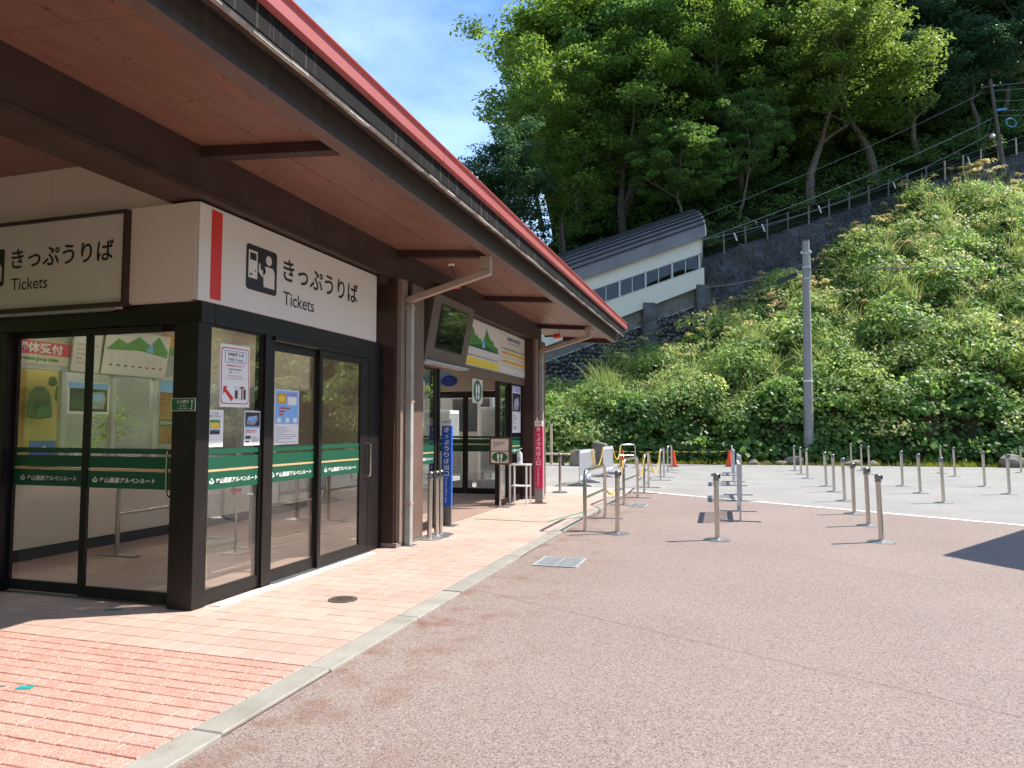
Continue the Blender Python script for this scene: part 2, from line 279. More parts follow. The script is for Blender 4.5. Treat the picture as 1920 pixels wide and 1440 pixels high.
class Sheet:
    """flat print: coloured shapes and lettering in (u, v) on stacked layers 1 mm apart, with an optional board behind"""
    def __init__(s, step=.0012): s.v = []; s.f = []; s.m = []; s.mats = []; s.step = step
    def mi(s, m):
        if m not in s.mats: s.mats.append(m)
        return s.mats.index(m)
    def poly(s, pts, m, layer=1):
        o = len(s.v); s.v += [(a, b, layer * s.step) for a, b in pts]; s.f.append(tuple(range(o, o + len(pts)))); s.m.append(s.mi(m)); return s
    def rect(s, u0, v0, u1, v1, m, layer=1): return s.poly([(u0, v0), (u1, v0), (u1, v1), (u0, v1)], m, layer)
    def rrect(s, u0, v0, u1, v1, r, m, layer=1, n=5):
        p = []
        for cx, cy, a in ((u1 - r, v0 + r, -90), (u1 - r, v1 - r, 0), (u0 + r, v1 - r, 90), (u0 + r, v0 + r, 180)):
            p += [(cx + r * math.cos(R(a + 90 * i / n)), cy + r * math.sin(R(a + 90 * i / n))) for i in range(n + 1)]
        return s.poly(p, m, layer)
    def disc(s, cx, cy, rx, ry, m, layer=1, n=20): return s.poly([(cx + rx * math.cos(2 * math.pi * i / n), cy + ry * math.sin(2 * math.pi * i / n)) for i in range(n)], m, layer)
    def text(s, t, u0, v0, m, layer=2, h=None, w=None, bold=0.0, shear=0.0, center=False):
        v, f, x0, x1, y0, y1 = textpoly(t, bold)
        if not v: return s
        if h is None: sx = sy = w / (x1 - x0)
        else:
            sy = h / (y1 - y0); sx = sy if w is None else w / (x1 - x0)
        if center: u0 -= (x1 - x0) * sx / 2
        o = len(s.v); s.v += [(u0 + (x - x0) * sx + shear * (y - y0) * sy, v0 + (y - y0) * sy, layer * s.step) for x, y in v]
        s.f += [tuple(i + o for i in q) for q in f]; s.m += [s.mi(m)] * len(f); return s
    def board(s, u0, v0, u1, v1, th, m):
        o = len(s.v); s.v += [(a, b, c) for c in (-th, 0) for a, b in ((u0, v0), (u1, v0), (u1, v1), (u0, v1))]
        q = [(0, 3, 2, 1), (4, 5, 6, 7), (0, 1, 5, 4), (1, 2, 6, 5), (2, 3, 7, 6), (3, 0, 4, 7)]
        s.f += [tuple(i + o for i in a) for a in q]; s.m += [s.mi(m)] * 6; return s
    def lines(s, u0, v0, u1, v1, n, m, layer=2, fill=.45, seed=0):
        r = random.Random(seed); dv = (v1 - v0) / n
        for i in range(n):
            u = u0
            while u < u1:
                w = min((u1 - u0) * r.uniform(.06, .2), u1 - u); s.rect(u, v0 + i * dv, u + w * .88, v0 + i * dv + dv * fill, m, layer); u += w
                if r.random() < .12: break
        return s
    def build(s, name, org, u, v, parent=None, label=None, cat=None, group=None):
        me = bpy.data.meshes.new(name); me.from_pydata(s.v, [], s.f)
        for m in s.mats: me.materials.append(MATS[m])
        me.polygons.foreach_set('material_index', s.m); me.update()
        o = bpy.data.objects.new(name, me); COL.objects.link(o); o.parent = parent
        u = Vector(u).normalized(); v = Vector(v).normalized(); n = u.cross(v); g = Vector(org) - (origin_of(parent) if parent else Vector((0, 0, 0)))
        o.matrix_basis = Matrix(((u.x, v.x, n.x, g.x), (u.y, v.y, n.y, g.y), (u.z, v.z, n.z, g.z), (0, 0, 0, 1)))
        return tag(o, label, cat, group)
UX, UY, UZ = (1, 0, 0), (0, 1, 0), (0, 0, 1)
def quads_mesh(name, C, A, B, tone, m):
    """diamond leaves: centres C, half axes A and B (n,3 arrays), one tone value each"""
    n = len(C); V = np.empty((n, 4, 3), np.float32); V[:, 0] = C - A; V[:, 1] = C + B; V[:, 2] = C + A; V[:, 3] = C - B
    me = bpy.data.meshes.new(name); me.vertices.add(4 * n); me.vertices.foreach_set('co', V.ravel())
    me.loops.add(4 * n); me.loops.foreach_set('vertex_index', np.arange(4 * n, dtype=np.int32))
    me.polygons.add(n); me.polygons.foreach_set('loop_start', np.arange(0, 4 * n, 4, dtype=np.int32))
    at = me.attributes.new('tone', 'FLOAT', 'FACE'); at.data.foreach_set('value', np.asarray(tone, np.float32))
    me.materials.append(MATS[m]); me.update(); me.validate(); return me
def orient(n, rng, up, size, elong=.55):
    """random leaf axes whose normals lean towards the given directions"""
    k = len(up); nn = up + rng.normal(0, .55, (k, 3)); nn /= np.linalg.norm(nn, axis=1)[:, None] + 1e-9
    a = np.cross(nn, rng.normal(0, 1, (k, 3))); a /= np.linalg.norm(a, axis=1)[:, None] + 1e-9; b = np.cross(nn, a)
    return a * size[:, None], b * (size * elong)[:, None]
# ---------------------------------------------------------------- ground, lot, pavement
def sheet(name, pts, z, m, **k): return MB().add([(x, y, z) for x, y in pts], [tuple(range(len(pts)))]).build(name, m, **k)
def yline(x): return 18.55 - .655 * (x + 2.4)
def yedge(x): return 33.4 + .1 * x
tag(sheet('ground', [(-400, -400), (400, -400), (400, 400), (-400, 400)], -.09, 'soil'), kind='structure')
tag(sheet('plaza_asphalt', [(-2.605, -20), (30, -20), (30, yline(30)), (-2.605, yline(-2.605))], -.022, 'asphalt_red'), kind='structure')
tag(sheet('parking_asphalt', [(-2.605, yline(-2.605)), (30, yline(30)), (48, -6), (48, yedge(48)), (-11, yedge(-11)), (-14, 19.3), (-2.605, 19.3)], -.026, 'asphalt_grey'), kind='structure')
tag(sheet('concrete_apron', [(-8, 16.93), (-2.605, 16.93), (-2.605, 19.3), (-8, 19.3)], -.012, 'pale_pad'), kind='structure')
ln = thing('painted_line', 'worn cream painted line dividing red plaza from grey parking asphalt', 'road marking', (-2.4, 18.5, 0)); ln['kind'] = 'structure'; del ln['category']
dx = Vector((1, -.655, 0)).normalized(); nx = Vector((dx.y, -dx.x, 0)) * -1
xx = -2.6
while xx < 20:
    p = Vector((xx, yline(xx), -.016)); q = p + dx * 1.96; w = nx * .085
    MB().hexa([p - w - Vector((0, 0, .02)), q - w - Vector((0, 0, .02)), q + w - Vector((0, 0, .02)), p + w - Vector((0, 0, .02))], [p - w, q - w, q + w, p + w]).build('line_block', 'line_paint', ln)
    xx += 2 * dx.x
CA = camo.matrix_basis.copy()
def frame_xy(x, y, z=0):
    a = R(17.442); b = R(3.568); v = Vector((x, y, z - 1.6)); X = v.x * math.cos(a) + v.y * math.sin(a); Y = -v.x * math.sin(a) + v.y * math.cos(a)
    Y2 = Y * math.cos(b) + v.z * math.sin(b); Z2 = -Y * math.sin(b) + v.z * math.cos(b)
    return (960 + 1331 * X / Y2, 720 - 1331 * Z2 / Y2) if Y2 > .2 else (-9999, 9999)
def inframe(x, y, m=60):
    a, b = frame_xy(x, y); return -m < a < 1920 + m and b < 1440 + m
pav = tag(sheet('pavement', [(-9, 1), (-2.6, 1), (-2.6, 16.93), (-4.66, 16.93), (-4.66, 5.3), (-9, 5.3)], -.014, 'joint'), kind='structure')
def tile_mesh(name, w, d, m, bev=.004):
    a, b = w / 2, d / 2
    return MB().add([(-a, -b, -.014), (a, -b, -.014), (a, b, -.014), (-a, b, -.014), (-a, -b, -bev), (a, -b, -bev), (a, b, -bev), (-a, b, -bev), (-a + bev, -b + bev, 0), (a - bev, -b + bev, 0), (a - bev, b - bev, 0), (-a + bev, b - bev, 0)],
        [(0, 1, 5, 4), (1, 2, 6, 5), (2, 3, 7, 6), (3, 0, 4, 7), (4, 5, 9, 8), (5, 6, 10, 9), (6, 7, 11, 10), (7, 4, 8, 11), (8, 9, 10, 11)]).mesh(name, m)
def lay(name, pieces, meshes, stuff):
    """the 300 nearest pieces are parts of their own, the others one joined part"""
    pieces.sort(key=lambda p: p[0] ** 2 + p[1] ** 2); rest = MB(); used = 0
    for x, y, k in pieces:
        z = random.uniform(-.0015, .001); tx, ty = random.gauss(0, .002), random.gauss(0, .002)
        if used < 300 and inframe(x, y):
            o = bpy.data.objects.new(name, meshes[k]); COL.objects.link(o); o.parent = pav; o.location = (x, y, z); o.rotation_euler = (tx, ty, random.gauss(0, .002)); used += 1
        else:
            me = meshes[k]; rest.add([(v.co.x + x, v.co.y + y, v.co.z + z) for v in me.vertices], [tuple(p.vertices) for p in me.polygons])
    if rest.v: rest.build(stuff, meshes[0].materials[0].name, pav, kind='stuff')
tiles = []
for r in range(63):
    y = 4.36 + .2 * r
    for c in range(31):
        x = -2.905 - .2 * c
        if (y > 5.2 and x < -4.62) or x < -9: continue
        if (x + 3.53) ** 2 + (y - 5.97) ** 2 < .0: continue
        tiles.append((x, y, 0))
lay('paving_tile', tiles, [tile_mesh('paving_tile', .1945, .1945, 'tile', .003)], 'paving_tiles_beyond')
bricks = []
bl, bs_ = .235, .1175; BM = []
def brick_size(w):
    for k, (q, me) in enumerate(BM):
        if abs(q - w) < .012: return k
    BM.append((w, tile_mesh('paving_brick', w - .007, bs_ - .008, 'brick_red', .004))); return len(BM) - 1
for w in (bl, bs_): brick_size(w)
for r in range(16):
    y = 4.255 - bs_ * (r + .5) - .003; x = -2.803; k = r % 2; w = (.235, .176, .1175, .235, .06)[r % 5]
    while x > -6.6:
        bricks.append((x - w / 2, y, brick_size(w))); x -= w; k ^= 1; w = bl if k else bs_
lay('paving_brick', bricks, [q[1] for q in BM], 'paving_bricks_aside')
kerb = tag(sheet('kerb', [(-2.8, 1), (-2.6, 1), (-2.6, 17), (-2.8, 17)], -.016, 'joint'), kind='structure')
ys = [1.2, 2.2, 3.2, 4.25, 5.62, 6.6, 7.6, 8.6, 9.6, 10.6, 11.6, 12.6, 13.6, 14.6, 15.6, 16.9]
for a, b in zip(ys, ys[1:]):
    MB().box(-2.797 + random.gauss(0, .003), a + .003, -.06, -2.602 + random.gauss(0, .004), b - .003, .002 + random.gauss(0, .002)).build('kerb_stone', 'kerb', kerb, bev=.007)
# covers and tape let into the paving
mh = thing('manhole_cover', 'small round rusty cast iron cover in the pink tiles', 'manhole cover', (-3.535, 5.97, 0))
m = MB().lathe([(.135, -.01), (.135, .004), (.118, .006), (.0, .006)], 24, (0, 0, .001)); m.build('cover_plate', 'cast_iron', mh, local=True)
m = MB()
for i in range(-4, 5):
    for j in range(-4, 5):
        if i * i + j * j < 15: m.box(i * .024 - .007, j * .024 - .007, .006, i * .024 + .007, j * .024 + .007, .0105)
m.build('raised_studs', 'cast_iron', mh, local=True)
def grate(label, x0, y0, x1, y1, nb):
    g = thing('drain_grate', label, 'drain grate', ((x0 + x1) / 2, (y0 + y1) / 2, -.02))
    MB().box(x0, y0, -.02, x1, y0 + .03, -.012).box(x0, y1 - .03, -.02, x1, y1, -.012).box(x0, y0 + .03, -.02, x0 + .03, y1 - .03, -.012).box(x1 - .03, y0 + .03, -.02, x1, y1 - .03, -.012).build('rim', 'grate', g)
    bx('dark_bed', 'steel_dark', (x0 + .03, y0 + .03, -.0215, x1 - .03, y1 - .03, -.0185), g)
    for i in range(nb):
        y = y0 + .035 + (y1 - y0 - .07) * (i + .5) / nb
        bx('grate_bar', 'grate', (x0 + .03, y - .0105, -.018, x1 - .03, y + .0105, -.0125), g)
    MB().box((x0 + x1) / 2 - .008, y0 + .03, -.0178, (x0 + x1) / 2 + .008, y1 - .03, -.0128).build('cross_bar', 'grate', g)
grate('steel drain grate in red asphalt beside the kerb, nearest the viewer', -2.33, 8.2, -1.79, 8.8, 14)
grate('steel drain grate beside the second steel handrail on red asphalt', -2.15, 14.85, -1.8, 15.5, 12)
def strip(name, a, b, w, z, m, label, cat, th=.0015):
    a = Vector((*a, z)); b = Vector((*b, z)); d = (b - a).normalized(); n = Vector((-d.y, d.x, 0)) * w / 2; t = Vector((0, 0, th))
    return MB().hexa([a - n - t, b - n - t, b + n - t, a + n - t], [a - n, b - n, b + n, a + n]).build(name, m, label=label, cat=cat)
strip('floor_tape', (-2.78, 13.6), (-3.1, 11.9), .05, .004, 'green_tape', 'long faded green tape strip beside the first handrail', 'floor tape')
strip('floor_tape', (-3.1, 11.85), (-4.45, 11.9), .05, .004, 'green_tape', 'faded green tape line running across the tiles to the entrance', 'floor tape')
strip('floor_tape', (-4.17, 3.40), (-4.26, 3.37), .055, .004, 'teal_tape', 'square teal tape scrap stuck on the red bricks', 'tape scrap')
strip('floor_tape', (-4.36, 3.37), (-4.45, 3.33), .02, .004, 'teal_tape', 'thin torn teal tape scrap left of the square one', 'tape scrap')
strip('floor_tape', (-5.2, 5.05), (-5.33, 5.0), .06, .004, 'green_tape', 'green tape scrap before the left glass doors', 'tape scrap')

# ---------------------------------------------------------------- ticket building
B = thing('ticket_station_building', 'brown ticket hall with red edged overhanging roof and black framed glass doors', 'building', (-4.6, 5.2, 0))
bx('floor', 'hall_floor', (-10.5, 5.36, -.06, -4.64, 16.45, -.002), B)
bx('ceiling', 'hall_ceiling', (-10.5, 5.4, 3.2, -4.9, 16.4, 3.26), B)
# inner beam, soffit, cross beams, eave
bx('wall_beam', 'brown', (-4.90, -3, 3.66, -4.47, 16.62, 4.13), B)
bx('beam_lip', 'brown', (-4.475, -3, 3.655, -4.445, 16.61, 3.70), B)
def soff(x): return 3.985 + (-3.15 - x) * .085
ybs = [-3.0, 1.2, 5.1, 8.95, 12.55, 16.4, 19.0]
for a, b in zip(ybs, ybs[1:]):
    ym = (a + b) / 2
    for c, d in ((a, ym), (ym, b)):
        for x0, x1, dz in ((-4.95, -3.802, .0), (-3.798, -3.12, .0015)):
            c_, d_ = c + .0015, d - .0015; MB().hexa([(x0, c_, soff(x0) + dz), (x1, c_, soff(x1) + dz), (x1, d_, soff(x1) + dz), (x0, d_, soff(x0) + dz)], [(x0, c_, soff(x0) + .03), (x1, c_, soff(x1) + .03), (x1, d_, soff(x1) + .03), (x0, d_, soff(x0) + .03)]).build('soffit_panel', 'soffit', B)
for y in ybs[1:-1]:
    MB().hexa([(-4.47, y - .06, soff(-4.47) - .10), (-3.15, y - .06, soff(-3.15) - .085), (-3.15, y + .06, soff(-3.15) - .085), (-4.47, y + .06, soff(-4.47) - .10)], [(-4.47, y - .06, soff(-4.47) - .003), (-3.15, y - .06, soff(-3.15) - .003), (-3.15, y + .06, soff(-3.15) - .003), (-4.47, y + .06, soff(-4.47) - .003)]).build('cross_beam', 'brown', B)
MB().hexa([(-4.47, 18.86, 3.98), (-3.15, 18.86, 3.87), (-3.15, 18.99, 3.87), (-4.47, 18.99, 3.98)], [(-4.47, 18.86, 4.09), (-3.15, 18.86, 3.98), (-3.15, 18.99, 3.98), (-4.47, 18.99, 4.09)]).build('cross_beam', 'brown', B)
bx('eave_beam', 'eave_dark', (-3.15, -3, 3.915, -3.0, 19.0, 4.19), B)
bx('eave_beam_underside', 'brown_light', (-3.147, -2.99, 3.910, -3.003, 18.985, 3.9148), B)
MB().hexa([(-3.0, -3, 4.15), (-2.83, -3, 4.065), (-2.83, 19, 4.065), (-3.0, 19, 4.15)], [(-3.0, -3, 4.19), (-2.83, -3, 4.115), (-2.83, 19, 4.115), (-3.0, 19, 4.19)]).build('eave_board', 'rust_wood', B)
rg = random.Random(3); md = MB(); y = -3.0
while y < 18.95:
    l = rg.uniform(.12, .4); z = 4.055 + rg.gauss(0, .004); md.box(-2.832, y, z, -2.80 + rg.gauss(0, .003), min(y + l, 18.98), z + .028 + rg.gauss(0, .003)); y += l
md.build('drip_board', 'drip', B)
bx('fascia_board', 'fascia', (-2.83, -3, 4.08, -2.786, 18.99, 4.30), B)
for y0, y1 in ((-3, 6.42), (6.43, 11.6), (11.61, 19.03)):
    MB().extr([(0, 0), (.012, 0), (.055, .008), (.06, .085), (.05, .092), (.028, .098), (.040, .145), (.064, .150), (.064, .160), (.02, .160), (0, .11)], (-2.785, y0, 4.25), (-2.785, y1, 4.25), (1, 0, 0), (0, 0, 1)).build('roof_edge', 'roof_red', B)
def rz_(x): return 4.33 + (-2.77 - x) * .17
for xa, y0, y1 in ((-12.0, -3, 16.75), (-5.0, 16.752, 19.03)): MB().hexa([(xa, y0, rz_(xa)), (-2.77, y0, 4.33), (-2.77, y1, 4.33), (xa, y1, rz_(xa))], [(xa, y0, rz_(xa) + .075), (-2.77, y0, 4.405), (-2.77, y1, 4.405), (xa, y1, rz_(xa) + .075)]).build('roof', 'roof_red', B)
bx('ceiling_soffit', 'soffit', (-12, -3, 4.15, -4.9, 16.7, 4.19), B)
# peeling bark-like paint under the eave near the far downpipe
md = MB(); rg = random.Random(5)
for i in range(230):
    yy = rg.choice((rg.gauss(9.6, .9), rg.gauss(11, 2.2), rg.uniform(6, 18))); s = rg.uniform(.012, .05); zz = 4.10 + rg.gauss(0, .035); xx = -2.97 + rg.uniform(0, .13); zz = 4.15 - (xx + 3) * .5 - rg.uniform(.0, .03)
    md.add([(xx - s * .4, yy - s, zz), (xx + s * .5, yy - s * .3, zz - s * .5), (xx + s * .2, yy + s, zz - s * .2)], [(0, 1, 2)])
md.build('peeling_flakes', 'rust_wood', B, kind='stuff')
md = MB(); rg = random.Random(12)
for i in range(260):
    xx = rg.choice((-4.3, -3.83, -3.77, -3.3)) + rg.gauss(0, .01); yy = -1 + 20 * rg.random(); yy = round(yy / .3) * .3 + rg.gauss(0, .01); md.lathe([(.009, -.004), (.007, -.006), (0, -.006)], 6, (xx, yy, soff(xx)))
md.build('nail_heads', 'rust_wood', B, kind='stuff')
md = MB(); rg = random.Random(14)
for y0, y1, x in ((5.12, 8.44, -4.5545),):
    for i in range(5): md.lathe([(.006, -.002), (.006, .002)], 8, (0, 0, 0)) if False else None
bx('panel_joint', 'grey_print', (-4.5975, 5.1335, 2.755, -4.5955, 5.1352, 3.638), B)
# walls
bx('back_wall', 'wall_cream', (-10.6, 5.3, 0, -10.5, 16.5, 4.15), B)
for x0, x1 in ((-12.0, -7.62), (-7.615, -6.4), (-6.395, -5.48), (-5.475, -4.91)):
    bx('wall_panel', 'white_panel', (x0, 5.2, 3.652 if x1 > -5 else 3.64, x1, 5.26, 4.149), B)
bx('wall_panel', 'white_panel', (-12.0, 5.2, 2.72, -5.48, 5.26, 3.637), B)
bx('wall_panel', 'white_panel', (-5.475, 5.135, 2.752, -4.597, 5.26, 3.64), B)
bx('wall_side', 'white_panel', (-12.0, 5.2, 0, -7.25, 5.3, 2.715), B)
# pillars
pc = MB().box(-4.845, 5.19, 0, -4.5755, 5.362, 2.558).build('corner_pillar', 'black_frame', B, bev=.004)
for y0, y1 in ((8.7, 9.5), (15.62, 16.5)):
    p = MB().box(-4.70, y0, .06, -4.405, y1, 3.655).build('pillar', 'brown', B)
    bx('pillar_flange', 'olive_post', (-4.404, y0 + .06, .06, -4.34, y0 + .25, 3.655), p)
    bx('pillar_flange', 'brown_light', (-4.404, y0 + .40, .06, -4.34, y1, 3.655), p)
    bx('plinth', 'old_concrete', (-4.72, y0 - .015, -.01, -4.35, y1 + .01, .06), p)
    MB().box(-4.405, y0 + .25, 3.3, -4.39, y0 + .40, 3.654).build('slot_plate', 'black_frame', p)
bx('pillar_head', 'brown', (-4.75, 8.45, 3.56, -4.50, 8.70, 3.655), B)
bx('jamb', 'black_frame', (-4.70, 8.31, 0, -4.58, 8.70, 2.74), B)
# downpipes with a sloping box arm from the gutter
for y in (8.93, 15.93):
    d = MB().box(-4.335, y - .045, .012, -4.245, y + .045, 3.33).build('downpipe', 'pipe_grey', B, bev=.008)
    for z in (.55, 1.95, 3.25): bx('pipe_collar', 'pipe_tan', (-4.342, y - .052, z, -4.238, y + .052, z + .045), d)
    MB().hexa([(-4.335, y - .045, 3.33), (-3.10, y - .045, 3.665), (-3.10, y + .045, 3.665), (-4.335, y + .045, 3.33)], [(-4.335, y - .045, 3.42), (-3.10, y - .045, 3.755), (-3.10, y + .045, 3.755), (-4.335, y + .045, 3.42)]).build('pipe_arm', 'pipe_tan', d, bev=.006)
    bx('pipe_outlet', 'pipe_tan', (-3.24, y - .05, 3.74, -3.10, y + .05, 3.912), d)
    bx('pipe_shoe', 'plate', (-4.36, y - .08, .0, -4.2, y + .10, .012), d)
# header frames
bx('door_header', 'black_frame', (-7.25, 5.22, 2.56, -4.575, 5.40, 2.75), B)
bx('door_header', 'black_frame', (-4.70, 5.40, 2.56, -4.572, 8.46, 2.748), B)
MB().box(-4.575, 6.27, 2.515, -4.545, 8.33, 2.56).build('header_trim', 'black_frame', B, bev=.004)
MB().box(-6.08, 5.195, 2.50, -5.0, 5.225, 2.54).build('header_trim', 'black_frame', B, bev=.004)
bx('jamb', 'black_frame', (-7.25, 5.24, 0, -6.965, 5.38, 2.56), B)
LOGO = '立山黒部アルペンルート'
def logo(s, u0, v0, h, w):
    s.disc(u0 + h * .55, v0 + h * .42, h * .62, h * .40, 'white_print', 2); s.disc(u0 + h * .55, v0 + h * .45, h * .34, h * .19, 'teal_print', 3); s.poly([(u0 + h * .1, v0 + h * .6), (u0 + h * .6, v0 + h * 1.15), (u0 + h * 1.0, v0 + h * .62)], 'white_print', 2)
    s.text(LOGO, u0 + h * 1.5, v0 - h * .05, 'ink', 2, h=h * 1.1, w=w - h * 1.5, bold=.06, shear=.18)
    s.text(LOGO, u0 + h * 1.5, v0, 'white_print', 3, h=h, w=w - h * 1.5, bold=.025, shear=.18)
def leaf(name, org, u, w, z0, z1, st=(.045, .045), rails=(.11, .06), th=.035, handle=None, stripe=True, logo_at=None, parent=None, stripes=None):
    """glazed door or fixed light: frame > glass_pane, stripe_band, lettering, handle; org = left end on the outer face, u = direction to the right"""
    u = Vector(u); n = u.cross(Vector(UZ)); O = Vector(org)
    def bb(mb, a0, a1, d0, d1, c0, c1):
        P = lambda a, d, z: O + u * a + n * d + Vector((0, 0, z))
        return mb.hexa([P(a0, d1, c0), P(a1, d1, c0), P(a1, d0, c0), P(a0, d0, c0)], [P(a0, d1, c1), P(a1, d1, c1), P(a1, d0, c1), P(a0, d0, c1)])
    m = MB(); bb(m, 0, st[0], -th, 0, z0, z1); bb(m, w - st[1], w, -th, 0, z0, z1); bb(m, st[0], w - st[1], -th, -.002, z0, z0 + rails[0]); bb(m, st[0], w - st[1], -th, -.002, z1 - rails[1], z1)
    f = m.build(name, 'black_frame', parent or B)
    g = MB(); bb(g, st[0] - .004, w - st[1] + .004, -th * .5 - .003, -th * .5 + .003, z0 + rails[0] - .004, z1 - rails[1] + .004); g.build('glass_pane', 'glass', f)
    if stripe:
        for i, (a, b, mm) in enumerate(((1.36, 1.41, 'green_stripe'), (1.225, 1.335, 'green_stripe'), (1.035, 1.195, 'green_stripe'), (1.200, 1.218, 'cream_line'))):
            q = MB(); bb(q, st[0], w - st[1], -th * .5 + .0032, -th * .5 + .0042, a, b); q.build('stripe_band' if i < 3 else 'cream_band', mm, f)
        if logo_at:
            s = Sheet(.0006); logo(s, 0, 0, .052, logo_at[1]); s.build('lettering', O + u * logo_at[0] + n * (-th * .5 + .0044) + Vector((0, 0, 1.085)), u, UZ, f)
    if handle:
        a = handle; P = lambda d, z: O + u * a + n * d + Vector((0, 0, z))
        MB().tube([P(0, 1.40), P(.035, 1.40), P(.055, 1.385), P(.06, 1.35), P(.06, 1.03), P(.055, .995), P(.035, .98), P(0, .98)], .011, 8).build('handle', 'steel', f, smooth=True)
    return f
# left doors (facing the viewer) and right front (facing the plaza)
leaf('sliding_door', (-6.965, 5.335, 0), UX, .985, .01, 2.56, (.04, .06), (.10, .055), logo_at=(.13, .72))
leaf('sliding_door', (-5.985, 5.295, 0), UX, 1.14, .01, 2.56, (.06, .07), (.10, .06), handle=1.06, logo_at=(.12, .74))
leaf('fixed_window', (-4.6, 5.36, 0), UY, .79, .02, 2.56, (.02, .03), (.115, .02), logo_at=(.06, .68))
bx('mullion', 'black_frame', (-4.70, 6.15, 0, -4.575, 6.30, 2.56), B)
leaf('sliding_door', (-4.62, 6.30, 0), UY, .90, .012, 2.52, (.03, .05), (.12, .10), logo_at=(.05, .74))
leaf('sliding_door', (-4.58, 7.16, 0), UY, 1.16, .012, 2.52, (.06, .22), (.12, .10), handle=1.11, logo_at=(.14, .72))
bx('threshold', 'plate', (-4.72, 6.3, -.004, -4.53, 8.31, .010), B)
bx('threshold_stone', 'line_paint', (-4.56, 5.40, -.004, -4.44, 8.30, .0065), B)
# second bay: header beam, side lights, stacked doors, end wall with glass doors
bx('bay_lintel', 'brown', (-4.78, 9.5, 2.74, -4.66, 15.62, 3.655), B)
bx('door_header', 'brown_light', (-4.80, 9.5, 2.58, -4.60, 15.62, 2.737), B)
leaf('fixed_window', (-4.66, 9.5, 0), UY, 1.25, .02, 2.58, (.03, .10), (.11, .04), logo_at=(.55, .55))
leaf('fixed_window', (-4.66, 14.78, 0), UY, .84, .02, 2.58, (.05, .10), (.11, .04), logo_at=(.06, .6))
for i in range(3): leaf('sliding_door', (-4.69 - .05 * i, 14.06 + .05 * i, 0), UY, .62, .012, 2.58, (.05, .05), (.1, .08), stripe=False)
bx('jamb', 'black_frame', (-4.80, 14.70, 0, -4.64, 14.78, 2.58), B); bx('jamb', 'black_frame', (-4.80, 10.75, 0, -4.64, 10.82, 2.58), B)
bx('end_wall', 'wall_cream', (-10.5, 16.30, 2.52, -4.705, 16.42, 4.14), B); bx('end_wall', 'wall_cream', (-10.5, 16.30, 0, -7.6, 16.42, 2.52), B)
bx('end_post', 'black_frame', (-5.30, 16.29, 0, -4.71, 16.43, 2.515), B)
leaf('end_door', (-7.6, 16.30, 0), UX, 1.27, .01, 2.51, (.05, .06), (.14, .16), logo_at=None)
leaf('end_door', (-6.32, 16.30, 0), UX, 1.02, .01, 2.51, (.06, .05), (.14, .16), logo_at=None)
s = Sheet().disc(.25, .12, .42, .2, 'sky_print', 1).disc(.55, .05, .22, .14, 'blue_print', 2); s.build('cloud_sticker', (-7.3, 16.295, 2.72), UX, UZ, B)
# hall fittings: counter with white front, window frames above it, ceiling tubes
ct = MB().box(-8.75, 5.45, 0, -8.25, 12.5, 1.02).build('counter', 'white_panel', B)
bx('counter_top', 'pale_print', (-8.8, 5.44, 1.022, -8.14, 12.52, 1.06), ct); bx('counter_base', 'baseboard', (-8.249, 5.45, 0, -8.235, 12.5, .14), ct)
for y in (5.46, 6.95, 7.72, 8.45, 9.4, 10.4, 11.4): bx('window_post', 'galv', (-8.27, y - .035, 1.06, -8.2, y + .035, 2.33), ct)
bx('window_rail', 'galv', (-8.275, 5.46, 2.33, -8.195, 12.5, 2.39), ct); bx('valance', 'wall_cream', (-8.30, 5.46, 2.39, -8.24, 12.5, 3.19), ct)
bx('partition', 'grey_print', (-9.4, 7.46, 1.06, -9.36, 12.4, 2.8), ct); bx('partition', 'wall_yellow', (-8.9, 5.46, 1.06, -8.86, 7.44, 2.38), ct)
for x, y in ((-6.4, 6.6), (-6.4, 9.6), (-6.4, 12.6), (-9.2, 7.6), (-9.2, 10.6)):
    t = thing('ceiling_lamp', {(-6.4, 6.6): 'lit fluorescent ceiling lamp seen in the corner window', (-6.4, 9.6): 'lit fluorescent ceiling lamp above the middle of the hall', (-6.4, 12.6): 'lit fluorescent ceiling lamp above the second entrance', (-9.2, 7.6): 'lit fluorescent lamp behind the counter, nearest the doors', (-9.2, 10.6): 'lit fluorescent lamp behind the counter, far end'}[(x, y)], 'ceiling lamp', (x, y, 3.2), group='hall ceiling lamps')
    bx('lamp_tray', 'lamp_white', (x - .12, y - .62, 3.15, x + .12, y + .62, 3.199), t)
    for d in (-.06, .06): MB().tube([(x + d, y - .58, 3.13), (x + d, y + .58, 3.13)], .016, 8).build('lamp_tube', 'tube_light' if x < -8 else 'hall_tube_light', t)

